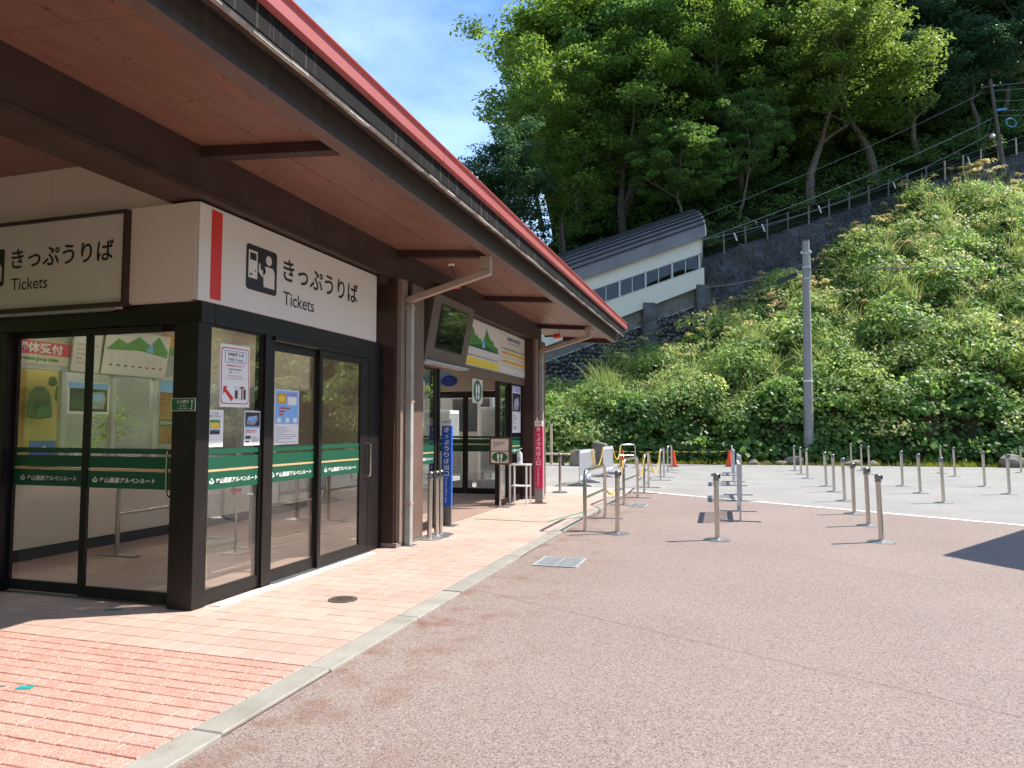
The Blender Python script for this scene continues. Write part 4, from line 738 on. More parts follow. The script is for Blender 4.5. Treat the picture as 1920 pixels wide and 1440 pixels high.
def make_rail():
    t = thing('handrail', '', 'handrail'); l, h, r = 1.7, .95, .15
    p = [(0, 0, .012), (0, 0, h - r)] + [(0, r - r * math.cos(a), h - r + r * math.sin(a)) for a in (R(30), R(60), R(90))] + [(0, l - r, h)] + [(0, l - r + r * math.sin(a), h - r + r * math.cos(a)) for a in (R(30), R(60), R(90))] + [(0, l, .012)]
    MB().tube(p, .030, 14).build('hoop', 'steel', t, local=True, smooth=True)
    MB().tube([(0, 0, .52), (0, l, .52)], .020, 10).build('middle_bar', 'steel', t, local=True, smooth=True)
    for y in (0, l): MB().box(-.28, y - .06, 0, .32, y + .06, .008).build('base_plate', 'plate', t, local=True)
    return t
rail0 = make_rail()
rails = [((-2.29, 11.13), (-2.276, 12.85), 'curved steel handrail on the kerb, nearest the viewer'), ((-2.28, 15.15), (-2.21, 16.84), 'curved steel handrail, second along the kerb row'), ((-2.21, 18.1), (-2.31, 19.9), 'curved steel handrail, third in the row, where the cream line begins'), ((-2.27, 22.73), (-2.30, 24.2), 'curved steel handrail, fourth in the row on grey asphalt'), ((-2.42, 27.0), (-2.39, 28.3), 'curved steel handrail, farthest of the row, before the middle cone'), ((-4.49, 28.9), (-3.95, 29.45), 'pale steel hoop standing in front of the left cone'), ((-7.46, 7.14), (-7.46, 8.7), 'steel handrail inside the hall seen through the left doors'), ((-6.2, 8.1), (-6.2, 9.6), 'steel handrail inside the hall seen through the plaza doors'), ((-5.7, 10.2), (-5.7, 11.2), 'steel handrail inside the hall beyond the other two')]
for i, (a, b, lb) in enumerate(rails):
    o = rail0 if i == 0 else copy_tree(rail0); d = Vector(b) - Vector(a)
    o.location = (a[0], a[1], .004 if a[0] < -5 else -.02); o.rotation_euler = (0, 0, math.atan2(-d.x, d.y)); o.scale = (1, d.length / 1.7, 1); o['label'] = lb; o['group'] = 'curved steel handrails'
def make_barrier(wide):
    t = thing('slatted_barrier', '', 'barrier'); l = 1.5
    for y in (0, l): MB().box(-.016, y - .018, .05, .016, y + .018, 1.0).build('post', 'plastic_grey', t, local=True)
    MB().box(-.018, .018, .91, .018, l - .018, 1.0).build('top_rail', 'plastic_grey', t, local=True); MB().box(-.018, .018, .19, .018, l - .018, .28).build('bottom_rail', 'plastic_grey', t, local=True)
    m = MB(); n = 15
    for i in range(n): y = .05 + (l - .1) * (i + .5) / n; m.box(-.011, y - .016, .281, .011, y + .016, .909)
    m.build('slats', 'plastic_grey', t, local=True, kind='stuff')
    for y in (.02, l - .02) if not wide else (): MB().box(-.34, y - .02, 0, .34, y + .02, .025).box(-.012, y - .012, .025, .012, y + .012, .10).build('foot', 'foot_grey', t, local=True)
    for y in (.06, l - .06) if wide else (): MB().extr([(-.36, 0), (.36, 0), (.34, .03), (.06, .10), (-.06, .10), (-.34, .03)], (0, y - .09, 0), (0, y + .09, 0), UX, UZ).build('foot', 'foot_grey', t, local=True)
    return t
bar0 = make_barrier(False); bar1 = make_barrier(True)
for i, (a, b, lb) in enumerate((((.054, 13.1), (.02, 14.7), 'grey slatted barrier seen edge on, nearest of the middle line'), ((.10, 16.75), (.03, 18.3), 'grey slatted barrier seen edge on, second of the middle line'), ((-.05, 21.2), (-.1, 22.75), 'grey slatted barrier seen edge on, third of the middle line'), ((-.12, 25.6), (-.15, 27.1), 'grey slatted barrier seen edge on, farthest of the middle line'), ((-4.204, 19.73), (-4.19, 21.2), 'light slatted barrier past the apron, nearer of the left pair'), ((-4.234, 23.67), (-4.174, 25.15), 'light slatted barrier past the apron, farther of the left pair'))):
    o = bar0 if i == 0 else bar1 if i == 4 else copy_tree(bar0 if i < 4 else bar1); d = Vector(b) - Vector(a); o.location = (a[0], a[1], -.025); o.rotation_euler = (0, 0, math.atan2(-d.x, d.y)); o.scale = (1, d.length / 1.5, 1); o['label'] = lb; o['group'] = 'slatted plastic barriers'
def chain(a, b, sag, label):
    a, b = Vector(a), Vector(b); t = thing('chain', label, 'chain', a, group='yellow plastic chains'); n = max(8, int((b - a).length / .075)); m = MB(); pts = []
    for i in range(n + 1):
        u = i / n; p = a.lerp(b, u); p.z -= sag * 4 * u * (1 - u); pts.append(p)
    for i in range(n):
        p, q = pts[i], pts[i + 1]; d = (q - p).normalized(); s_ = Vector((-d.y, d.x, 0)); s_ = s_.normalized() if s_.length > .01 else Vector((1, 0, 0)); w = (s_ if i % 2 else d.cross(s_)) * .020; c = (p + q) / 2; e = (q - p) * .66
        m.tube([c - e, c - e * .5 + w, c + e * .5 + w, c + e, c + e * .5 - w, c - e * .5 - w, c - e], .008, 4)
    m.build('links', 'chain_yellow', t)
chain((-2.26, 12.87, .50), (-2.28, 15.13, .93), .32, 'yellow chain between the first and second handrails')
chain((-2.22, 16.86, .9), (-2.21, 18.08, .9), .45, 'yellow chain between the second and third handrails')
chain((-2.3, 19.93, .9), (-2.27, 22.7, .9), .6, 'yellow chain between the third and fourth handrails')
chain((-4.18, 21.2, .95), (-4.22, 23.6, .95), .55, 'yellow chain linking the two light slatted barriers')
chain((-4.17, 25.2, .95), (-4.45, 28.85, .9), .5, 'yellow chain from the far light barrier to the pale hoop')
def make_cone():
    t = thing('traffic_cone', '', 'traffic cone'); MB().lathe([(.15, .02), (.145, .05), (.032, .70), (.0, .705)], 20).build('cone_body', 'orange', t, local=True, smooth=True); MB().box(-.19, -.19, 0, .19, .19, .022).build('cone_base', 'rubber', t, local=True, bev=.004); return t
c0 = make_cone(); cpos = [(-4.6, 30.3), (-2.53, 30.95), (-.27, 31.7)]
for i, (x, y) in enumerate(cpos):
    o = c0 if i == 0 else copy_tree(c0); o.location = (x, y, -.025); o['label'] = ('orange traffic cone behind the pale hoop, leftmost of three', 'orange traffic cone behind the farthest handrail, middle of three', 'orange traffic cone beside the grey barriers, rightmost of three')[i]; o['group'] = 'orange cones along the lot edge'
for i, (a, b) in enumerate((((-7.2, 29.6), cpos[0]), (cpos[0], cpos[1]), (cpos[1], cpos[2]))):
    a = Vector((*a, .62 if i else .6)); b = Vector((*b, .62)); t = thing('striped_rope', ('yellow and black rope running left from the left cone', 'yellow and black rope between the left and middle cones', 'yellow and black rope between the middle and right cones')[i], 'rope', a, group='striped ropes between cones'); n = 12
    for k, mm in enumerate(('chain_yellow', 'black_band')):
        m = MB()
        for j in range(n):
            if j % 2 == k: m.tube([a.lerp(b, j / n) - Vector((0, 0, .12 * (j / n) * (1 - j / n))), a.lerp(b, (j + 1) / n) - Vector((0, 0, .12 * ((j + 1) / n) * (1 - (j + 1) / n)))], .014, 6)
        m.build('yellow_lengths' if k == 0 else 'black_lengths', mm, t)
# ---------------------------------------------------------------- stones, bench and boards along the lot edge
def rock_mesh(name, seed, m, sub=2, rough=.25, flat=.8):
    bm = bmesh.new(); bmesh.ops.create_icosphere(bm, subdivisions=sub, radius=1); r = random.Random(seed); ax = [(Vector((r.gauss(0, 1), r.gauss(0, 1), r.gauss(0, 1))).normalized(), r.uniform(.45, .8)) for _ in range(13)]
    for v in bm.verts:
        for n, d in ax:
            k = v.co.dot(n)
            if k > d: v.co -= n * (k - d) * .85
        v.co *= 1 + r.gauss(0, rough * .12); v.co.z *= flat
    me = bpy.data.meshes.new(name); bm.to_mesh(me); bm.free(); me.materials.append(MATS[m]); return me
RK = [rock_mesh('rock', i, 'rock') for i in range(5)]
def rock(x, y, sx, sy, sz, label, k, name='rock', rz=0.0):
    o = bpy.data.objects.new(name, RK[k % 5]); COL.objects.link(o); o.location = (x, y, sz * .22 - .03); o.scale = (sx * .85, sy * .85, sz * .75); o.rotation_euler = (0, 0, rz); return tag(o, label, 'rock', 'rocks along the lot edge')
rock(.75, 33.9, .42, .3, .34, 'grey pointed rock left of the concrete pole, first right of the cone', 0); rock(1.35, 34.1, .30, .24, .20, 'small pale rock left of the concrete pole', 1); rock(1.95, 34.2, .42, .3, .22, 'flat brownish rock left of the concrete pole', 2); rock(2.5, 34.6, .6, .5, .55, 'large leaning brown rock just left of the concrete pole', 3, rz=.6)
rock(4.9, 34.5, .55, .4, .36, 'grey rock between the posts right of the concrete pole', 4); rock(5.75, 34.6, .4, .35, .30, 'small grey rock right of the concrete pole', 0, rz=1); rock(6.9, 34.8, .28, .2, .16, 'tiny rock among the weeds right of the pole', 1); rock(11.0, 34.6, .75, .6, .7, 'big reddish rock at the right edge of the lot', 2, rz=.3)
t = thing('stone_block', 'squared pale stone block beside the light barrier', 'stone block', (-6.45, 30.6, -.02)); MB().hexa([(-6.95, 30.3, -.03), (-5.95, 30.15, -.03), (-5.85, 30.9, -.03), (-6.95, 31, -.03)], [(-6.85, 30.4, .66), (-6.0, 30.25, .70), (-5.9, 30.85, .7), (-6.85, 30.9, .66)]).build('block', 'rock', t, bev=.04)
t = thing('stone_block', 'second stone block set behind the squared one', 'stone block', (-5.75, 31.5, -.02)); MB().hexa([(-6.2, 31.3, -.03), (-5.4, 31.3, -.03), (-5.4, 31.9, -.03), (-6.2, 31.9, -.03)], [(-6.1, 31.35, 1.02), (-5.5, 31.35, .92), (-5.5, 31.8, .92), (-6.1, 31.8, 1.02)]).build('block', 'rock', t, bev=.04)
t = thing('roadside_bench', 'low pink plank bench past the far pillar', 'bench', (-8.2, 30.8, 0)); bx('seat', 'tan_print', (-9.4, 30.5, .42, -7.0, 30.95, .50), t, bev=.01)
for x in (-9.1, -7.3): bx('leg', 'wood_grey', (x - .06, 30.55, -.03, x + .06, 30.9, .42), t)
t = thing('marker_stake', 'pale wooden stake standing past the far pillar', 'stake', (-8.0, 31.4, 0)); MB().box(-8.05, 31.36, -.05, -7.95, 31.44, 1.75).build('stake_shaft', 'wood_pale', t); bx('stake_cap', 'line_paint', (-8.055, 31.355, 1.75, -7.945, 31.445, 1.80), t)
# sheltered stand just right of the view: its roof corner throws the shadow at the picture's right edge
C0 = Vector((4.79, 11.80, 3.2)); e1 = Vector((1.49, 2.38, 0)).normalized() * 4.2; e2 = Vector((.49, -.65, 0)).normalized() * 3.2
t = thing('waiting_shelter', 'small waiting shelter standing just right of the view', 'shelter', (C0.x + 1.8, C0.y + .6, 0)); up_ = Vector((0, 0, .1))
MB().hexa([C0 + e2, C0 + e2 + e1, C0 + e1, C0], [C0 + e2 + up_, C0 + e2 + e1 + up_, C0 + e1 + up_, C0 + up_]).build('roof', 'galv', t)
for a in (.12, .88):
    for b in (.12, .88): p = C0 + e1 * a + e2 * b; MB().tube([(p.x, p.y, -.03), (p.x, p.y, 3.2)], .05, 10).build('post', 'steel_dark', t)
p = C0 + e1 * .5 + e2 * .7; bx('bench_seat', 'wood_grey', (p.x - .9, p.y - .2, .42, p.x + .9, p.y + .2, .48), t); bx('bench_leg', 'steel_dark', (p.x - .7, p.y - .15, -.03, p.x - .6, p.y + .15, .42), t); bx('bench_leg', 'steel_dark', (p.x + .6, p.y - .15, -.03, p.x + .7, p.y + .15, .42), t)

# unseen wooded hills added behind and beside the viewer to darken glass reflections
V = []; F = []; na, nr2 = 60, 7
for i in range(na + 1):
    a = R(150 + 255 * i / na)
    for j in range(nr2 + 1):
        u = j / nr2; rr = 62 + 70 * u + 5 * math.sin(a * 7); zz = (46 * u ** .8) * (1 + .22 * math.sin(a * 5 + 1) + .12 * math.sin(a * 13)) * (1 if i else 1); V.append((rr * math.cos(a), rr * math.sin(a) + 4, zz - .1))
for i in range(na):
    for j in range(nr2): q = i * (nr2 + 1) + j; F.append((q, q + nr2 + 1, q + nr2 + 2, q + 1))
MB().add(V, F).build('added_hills', 'added_hill_green', kind='structure', smooth=True)
# ---------------------------------------------------------------- hillside: geometry shared by wall, station and planting
WP, WD, WN = Vector((-6.4, 45.2, 0)), Vector((.866, .5, 0)), Vector((.5, -.866, 0))
def PW(t_, off, z): p = WP + WD * t_ + WN * off; return Vector((p.x, p.y, z))
VEGT = [-30, -14, -8, -5.3, -3.5, -1.8, 0, .8, 2.6, 4.2, 6.0, 8.4, 10.8, 15.0, 15.5, 18.5, 23, 25.8, 31.5, 45, 75]; VEGZ = [-1.0, 0, 1.0, 1.9, 2.8, 3.5, 4.7, 5.2, 5.7, 6.8, 7.8, 9.3, 10.4, 12.7, 13.6, 15.2, 18.4, 18.8, 19.4, 22, 25]
def vegz(t_): return float(np.interp(t_, VEGT, VEGZ))
def fencez(t_): return 11.2 + .36 * t_
MPH = np.random.default_rng(3).uniform(0, 6.28, 12)
def mound(t_, v): return .62 * (math.sin(t_ * 1.1 + 9 * v + MPH[0]) + math.sin(t_ * .53 - 14 * v + MPH[1]) + .7 * math.sin(t_ * 2.1 + 21 * v + MPH[2]) + .6 * math.sin(-t_ * 1.7 + 27 * v + MPH[3]))
def slope_pt(t_, v):
    """hillside surface: v = 0 on the lot edge, v = 1 at the wall"""
    bxx = -8.4 + (t_ + 6) * .545; a = Vector((bxx, yedge(bxx) + 2.0, 0)); b = PW(t_, .1, 0); p = a.lerp(b, v); s_ = min(1, max(0, v / .07)); s_ = s_ * s_ * (3 - 2 * s_); zt = vegz(t_)
    p.z = min(1.3, zt * .5) * s_ * (1 - v) + zt * v + s_ * min(1, (1 - v) * 6) * mound(t_, v); return p
rng = np.random.default_rng(11)
nt_, nv_ = 110, 26; V = []; F = []
for i in range(nt_ + 1):
    for j in range(nv_ + 1): p = slope_pt(-20 + 90 * i / nt_, j / nv_); V.append((p.x, p.y, p.z - .12 - (.0 if j else .1)))
for i in range(nt_):
    for j in range(nv_): a = i * (nv_ + 1) + j; F.append((a, a + nv_ + 1, a + nv_ + 2, a + 1))
MB().add(V, F).build('hillside_slope', 'soil', kind='structure', smooth=True)
V = []; F = []; nb_ = 22
for i in range(nt_ + 1):
    for j in range(nb_ + 1):
        t_ = -20 + 90 * i / nt_; b = (13 + 49 * min(1, max(0, (t_ + 1) / 9))) * (j / nb_) ** 1.4; k = .30 + .45 * min(1, max(0, (t_ + 8) / 16)); p = PW(t_, -b - .45, fencez(t_) - .8 * (j == 0) + k * b + (0 if j == 0 else .5 * math.sin(t_ * .7 + b) * .5)); V.append(p)
for i in range(nt_):
    for j in range(nb_): a = i * (nb_ + 1) + j; F.append((a, a + nb_ + 1, a + nb_ + 2, a + 1))
MB().add(V, F).build('forest_floor', 'hill_soil', kind='structure', smooth=True)
def hillz(t_, b): return fencez(t_) + (.30 + .45 * min(1, max(0, (t_ + 8) / 16))) * b
# rubble wall with concrete band and buttresses under the station
w = thing('stone_retaining_wall', 'rounded rubble stone wall with concrete buttresses under the inclined building', 'wall', PW(-2, 0, 2))
MB().hexa([PW(-14, .0, 0), PW(5.2, .0, 0), PW(5.2, -.6, 0), PW(-14, -.6, 0)], [PW(-14, .0, 7.8 - .38 * 14), PW(5.2, .0, 7.8 + .38 * 5.2), PW(5.2, -.6, 7.8 + .38 * 5.2), PW(-14, -.6, 7.8 - .38 * 14)]).build('mortar_bed', 'mortar', w)
MB().hexa([PW(-14, .06, 7.81 - .38 * 14), PW(5.2, .06, 7.81 + .38 * 5.2), PW(5.2, -.6, 7.81 + .38 * 5.2), PW(-14, -.6, 7.81 - .38 * 14)], [PW(-14, .06, 9.0 - .4 * 14), PW(5.2, .06, 9.0 + .4 * 5.2), PW(5.2, -.6, 9.0 + .4 * 5.2), PW(-14, -.6, 9.0 - .4 * 14)]).build('concrete_band', 'old_concrete', w)
for t0, t1, zt in ((.78, 1.85, 9.62), (4.5, 5.6, 10.95)):
    MB().hexa([PW(t0, .75, 5), PW(t1, .75, 5), PW(t1, 0, 5), PW(t0, 0, 5)], [PW(t0 + .08, .42, zt), PW(t1 - .12, .42, zt), PW(t1 - .1, 0, zt), PW(t0 + .08, 0, zt)]).build('buttress', 'buttress', w, bev=.06)
SK = [rock_mesh('stone', 40 + i, 'stone', 2, .15, 1) for i in range(6)]
rg = random.Random(17); ang = math.atan2(WD.y, WD.x); row = 0; z = 1.6
while z < 9.6:
    t_ = -6.2 + (row % 2) * .16
    while t_ < 4.6:
        zz = z + rg.gauss(0, .05); tt = t_ + rg.gauss(0, .05)
        if vegz(tt) - 1.0 < zz < 7.75 + .38 * tt and not .7 < tt < 1.9:
            o = bpy.data.objects.new('stone', SK[rg.randrange(6)]); COL.objects.link(o); o.parent = w; o.location = PW(tt, .05 + rg.gauss(0, .03), zz) - w.location; s_ = rg.choice((.8, .95, 1.05, 1.25)); o.scale = (.185 * s_, .16, .155 * s_ * rg.uniform(.8, 1.2)); o.rotation_euler = (0, rg.uniform(-.5, .5), ang)
        t_ += .315
    z += .25; row += 1
MB().box(0, 0, 0, .5, .08, 2.2).build('dark_gate', 'steel_dark', w, local=True)
g = w.children[-1]; g.location = PW(-2.35, .36, 5.0) - w.location; g.rotation_euler = (0, 0, ang)
# dark rock face right of the station, with a post fence along its top
tv = np.concatenate([np.linspace(5.0, 34, 330), np.linspace(34.3, 62, 60)]); V = []; F = []; nr = 44
ph = rng.uniform(0, 6.28, 24); fr_ = rng.uniform(.3, 2.6, (24, 2))
def bump2(a, b): return float(sum(math.sin(a * fr_[k, 0] + b * fr_[k, 1] + ph[k]) / (1 + k * .25) for k in range(24)) * .05)
for t_ in tv:
    zt = fencez(t_) - .22 + rng.normal(0, .05); zb = vegz(t_) - 3.2
    for j in range(nr + 1):
        u = j / nr; z = zb + (zt - zb) * u; off = .45 - .75 * u + bump2(t_, z) + rng.normal(0, .055); V.append(PW(t_, off - (.4 if j == nr else 0), z))
for i in range(len(tv) - 1):
    for j in range(nr): a = i * (nr + 1) + j; F.append((a, a + nr + 1, a + nr + 2, a + 1))
MB().add(V, F).build('hillside_rock_wall', 'shotcrete', label='dark grey rock wall below the hillside post fence', cat='wall')
fe = thing('hillside_fence', 'pale post and wire fence climbing along the top of the rock face', 'fence', PW(5.4, -.3, fencez(5.4)))
tp = [5.4 + 1.62 * i for i in range(24)]
for t_ in tp:
    p = PW(t_, -.35, fencez(t_) - .5); MB().tube([p, p + Vector((random.gauss(0, .02), 0, 1.45))], .062, 6).build('fence_post', 'wood_pale' if t_ > 24 else 'old_concrete', fe)
for hh in (.42, .9): MB().tube([PW(t_, -.35, fencez(t_) + hh) for t_ in tp], .009, 5).build('fence_wire', 'cable_pale', fe)
for t_ in (7.9, 10.0, 14.4, 20.5, 27.0): p = PW(t_, -.3, fencez(t_) + .15); q = p + WD * .12 + Vector((0, 0, .0)); MB().hexa([p, q, q + WN * -.03, p + WN * -.03], [p + WD * -.2 + Vector((0, 0, .5)), q + WD * -.2 + Vector((0, 0, .5)), q + WD * -.2 + WN * -.03 + Vector((0, 0, .5)), p + WD * -.2 + WN * -.03 + Vector((0, 0, .5))]).build('tag_plate', 'lamp_white', fe)

# ---------------------------------------------------------------- inclined station building with arched roof
S = thing('inclined_station', 'cream clad inclined building with dark arched ribbed roof on the hillside', 'building', PW(0, .3, 9))
LW = lambda t_: 8.86 + .40 * t_
LB = lambda t_: 10.2 + .372 * t_
LT = lambda t_: 11.2 + .365 * t_
LE = lambda t_: 12.2 + .385 * t_
T0, T1 = -15.0, 5.05
def band(name, m, t0, t1, lo, hi, o0, o1, par=S):
    return MB().hexa([PW(t0, o1, lo(t0)), PW(t1, o1, lo(t1)), PW(t1, o0, lo(t1)), PW(t0, o0, lo(t0))], [PW(t0, o1, hi(t0)), PW(t1, o1, hi(t1)), PW(t1, o0, hi(t1)), PW(t0, o0, hi(t0))]).build(name, m, par)
band('lower_wall', 'siding', T0, T1 + .12, LW, lambda t_: LB(t_) - .05, .1, .33); band('upper_wall', 'siding', T0, T1, lambda t_: LT(t_) + .04, LE, .1, .30)
band('wall_sill', 'win_frame', T0, T1, lambda t_: LB(t_) - .049, LB, .1, .36)
for nm, lo, hi, off in (('lower_ribs', lambda t_: LW(t_) + .01, lambda t_: LB(t_) - .06, .33), ('upper_ribs', lambda t_: LT(t_) + .05, lambda t_: LE(t_) - .02, .30)):
    m = MB(); t_ = -6.0
    while t_ < T1 - .05: m.hexa([PW(t_, off + .018, lo(t_)), PW(t_ + .055, off + .018, lo(t_ + .055)), PW(t_ + .055, off, lo(t_ + .055)), PW(t_, off, lo(t_))], [PW(t_, off + .018, hi(t_)), PW(t_ + .055, off + .018, hi(t_ + .055)), PW(t_ + .055, off, hi(t_ + .055)), PW(t_, off, hi(t_))]); t_ += .15
    m.build(nm, 'siding', S, kind='stuff')
for a, b in ((-6.05, -4.35), (-4.25, -2.53), (-2.43, -.75), (-.65, 1.02), (1.13, 2.87), (2.98, 4.80)):
    band('window_post', 'win_frame', b, b + .11, LB, LT, .12, .32)
    f = band('window', 'win_frame', a, b, lambda t_: LT(t_) - .02, lambda t_: LT(t_) + .038, .14, .315); mid = (a + b) / 2
    for c, d in ((a + .02, mid - .025), (mid + .025, b - .02)): band('pane', 'dark_glass', c, d, lambda t_: LB(t_) + .02, lambda t_: LT(t_) - .03, .20, .21, f)
    band('window_mullion', 'win_frame', mid - .025, mid + .025, LB, lambda t_: LT(t_) - .021, .18, .25, f)
band('back_wall', 'siding', T0, T1, LW, LE, -4.1, -4.0)
MB().hexa([PW(T0, .1, LW(T0)), PW(T1, .1, LW(T1)), PW(T1, -4, LW(T1)), PW(T0, -4, LW(T0))], [PW(T0, .1, LW(T0) + .1), PW(T1, .1, LW(T1) + .1), PW(T1, -4, LW(T1) + .1), PW(T0, -4, LW(T0) + .1)]).build('stair_floor', 'concrete', S)
prof = []; n = 20
for i in range(n + 1):
    a = math.pi * i / n; x = -1.9 + 2.45 * math.cos(a); z = 2.25 * math.sin(a) ** .85 if 0 < i < n else 0; prof.append((x, z))
rib = []
for i in range(n):
    (x0, z0), (x1, z1) = prof[i], prof[i + 1]; rib += [(x0, z0), (x0 + (x1 - x0) * .75, z0 + (z1 - z0) * .75), (x0 + (x1 - x0) * .78 + .0, z0 + (z1 - z0) * .78 + .10), (x1, z1 + .10 if i < n - 1 else z1)]
def roofpt(t_, q, dz=0): return PW(t_, q[0], LE(t_) - .05 + q[1] + dz)
v = [roofpt(T0, q) for q in rib] + [roofpt(T1 + .15, q) for q in rib] + [roofpt(T0, q, -.07) for q in rib] + [roofpt(T1 + .15, q, -.07) for q in rib]; k = len(rib)
MB().add(v, [(i, i + 1, k + i + 1, k + i) for i in range(k - 1)] + [(2 * k + i, 3 * k + i, 3 * k + i + 1, 2 * k + i + 1) for i in range(k - 1)] + [(k + i, k + i + 1, 3 * k + i + 1, 3 * k + i) for i in range(k - 1)]).build('arched_roof', 'station_roof', S)
for i in range(1, n - 1):
    q = prof[i + 1]; nn_ = Vector((q[0] + 1.9, q[1])).normalized(); tg = Vector((-nn_.y, nn_.x))
    c4 = [(q[0] + tg.x * a + nn_.x * b, q[1] + tg.y * a + nn_.y * b) for a, b in ((-.045, .0), (.045, .0), (.045, .15), (-.045, .15))]
    MB().add([roofpt(T0, c) for c in c4] + [roofpt(T1 + .12, c) for c in c4], [(0, 1, 5, 4), (1, 2, 6, 5), (2, 3, 7, 6), (3, 0, 4, 7), (3, 2, 1, 0), (4, 5, 6, 7)]).build('roof_rib', 'roof_rib', S)
m = MB()
for i in range(n): m.tube([roofpt(T1 + .16, prof[i]), roofpt(T1 + .16, prof[i + 1])], .045, 5)
m.build('roof_end_trim', 'siding', S)
m = MB(); e = [PW(T1 - .05, q[0] * .98, LE(T1) - .1 + q[1] * .98) for q in prof] + [PW(T1 - .05, -4.0, LW(T1)), PW(T1 - .05, .1, LW(T1))]
m.add(e, [tuple(range(len(e)))]).build('end_wall', 'siding', S)

# ---------------------------------------------------------------- poles, cables
t = thing('utility_pole', 'tall grey concrete utility pole at the lot edge', 'utility pole', (3.22, 35.6, 0))
MB().tube([(3.22, 35.6, -.1), (3.27, 35.6, 5), (3.325, 35.6, 10.38)], [.225, .195, .155], 20).build('shaft', 'pole_concrete', t, smooth=True)
MB().lathe([(.158, 0), (.15, .07), (.05, .09), (0, .09)], 16, (3.325, 35.6, 10.38)).build('cap', 'wood_grey', t, smooth=True)
for z, rr in ((9.75, .185), (9.1, .185), (8.55, .188), (3.75, .218)): MB().lathe([(rr, 0), (rr, .09)], 20, (3.22 + .0101 * z, 35.6, z)).build('steel_band', 'galv' if z > 4 else 'lamp_white', t)
for z in (8.0, 6.9, 6.4): MB().tube([(3.29, 35.40, z), (3.29, 35.30, z)], .02, 6).build('step_bolt', 'steel_dark', t)
MB().tube([(3.47, 35.55, 10.0), (3.50, 35.55, 9.2), (3.49, 35.52, 8.6)], .022, 6).build('conduit', 'lamp_white', t)
m = MB().hexa([(2.02, 35.5, 8.42), (2.93, 35.5, 8.76), (2.93, 35.62, 8.76), (2.02, 35.62, 8.42)], [(1.97, 35.5, 8.62), (2.86, 35.5, 8.95), (2.86, 35.62, 8.95), (1.97, 35.62, 8.62)]).build('splice_box', 'cable', t, bev=.02)
MB().tube([(2.86, 35.56, 8.88), (3.15, 35.56, 9.0)], .025, 6).build('box_arm', 'steel_dark', t)
for x in (3.12, 3.5): MB().lathe([(.03, 0), (.06, .03), (.03, .06), (.06, .09), (.02, .12)], 10, (x, 35.45, 9.78)).build('insulator', 'lamp_white', t, smooth=True)
def cable(a, b, sag, label, r=.016, m='cable'):
    a, b = Vector(a), Vector(b); return MB().tube([a.lerp(b, i / 16) - Vector((0, 0, sag * 4 * (i / 16) * (1 - i / 16))) for i in range(17)], r, 5).build('overhead_cable', m, label=label, cat='cable', group='overhead cables')
cable((3.2, 35.5, 9.3), PW(4.9, .4, 10.75), .25, 'pale cable from the concrete pole to the inclined building, upper', .024, 'cable_pale')
cable((1.98, 35.56, 8.5), PW(.3, .9, 8.2), .2, 'dark cable from the splice box down to the buttress', .022)
cable((3.2, 35.5, 8.7), PW(5.2, .5, 9.6), .3, 'dark cable from the concrete pole to the rock face', .016)
cable((3.45, 35.5, 9.0), (24, 36.5, 9.35), .35, 'dark cable leaving the concrete pole to the right', .02)
cable(PW(5.1, .4, 13.95), PW(28.6, .3, 24.4), .35, 'thick pale cable climbing above the hillside fence', .024, 'cable_pale'); cable(PW(5.1, .4, 13.9), PW(28.7, .3, 23.4), .9, 'lower dark cable climbing beside the hillside fence', .022, 'cable_pale')
cable(PW(4.9, -1.4, 15.6), PW(28.3, .0, 26.5), .3, 'thin cable from the arched roof up to the wooden pole', .016, 'cable_pale'); cable(PW(5.1, .4, 13.8), PW(28.8, .3, 22.9), 1.2, 'lowest dark cable climbing to the wooden pole', .016)
t = thing('utility_pole', 'leaning dark wooden utility pole on the hill at right', 'utility pole', PW(29.3, .3, 20.4))
b0, b1 = PW(29.35, .35, 20.0), PW(28.45, .35, 27.3)
MB().tube([b0, b1], [.16, .11], 12).build('shaft', 'wood_grey', t, smooth=True); MB().tube([PW(27.6, .3, 26.6), PW(29.5, .3, 27.0)], .05, 6).build('crossarm', 'wood_grey', t)
for t_, z in ((27.75, 26.75), (29.4, 27.1)): MB().lathe([(.03, 0), (.06, .04), (.03, .08), (.05, .12), (.02, .14)], 8, PW(t_, .3, z)).build('insulator', 'lamp_white', t, smooth=True)
c = PW(30.0, .5, 24.1); MB().tube([c + WD * .45 * math.cos(a) + Vector((0, 0, .32 * math.sin(a))) for a in [2 * math.pi * i / 20 for i in range(21)]], .05, 6).build('cable_loop', 'blue_loop', t, smooth=True)
MB().box(0, 0, 0, .9, .12, .16).build('splice_box', 'blue_loop', t, local=True); t.children[-1].location = PW(31.0, .4, 24.3) - t.location; t.children[-1].rotation_euler = (0, -.2, ang)
MB().lathe([(.03, 0), (.16, .05), (.2, .16), (.12, .3), (.03, .33)], 12, PW(28.15, .6, 22.7)).build('lamp_head', 'lamp_white', t, smooth=True); MB().tube([PW(28.2, .6, 22.8), PW(28.95, .4, 22.3)], .03, 6).build('lamp_arm', 'galv', t); MB().lathe([(.02, 0), (.12, .03), (.1, .12), (.02, .14)], 10, PW(28.0, .62, 22.62)).build('lamp_lens', 'orange', t, smooth=True)
MB().box(0, 0, 0, .22, .12, .3).build('meter_box', 'lamp_white', t, local=True); t.children[-1].location = PW(28.85, .45, 24.9) - t.location
for z0, z1, lb in ((26.9, 30.0, 'top'), (26.5, 29.4, 'second'), (25.7, 28.2, 'third'), (25.0, 27.2, 'fourth'), (24.6, 26.8, 'lowest')): cable(PW(28.7, .3, z0), PW(42, .3, z1), .25, '%s cable leaving the wooden pole to the right' % lb, .018, 'cable_pale')
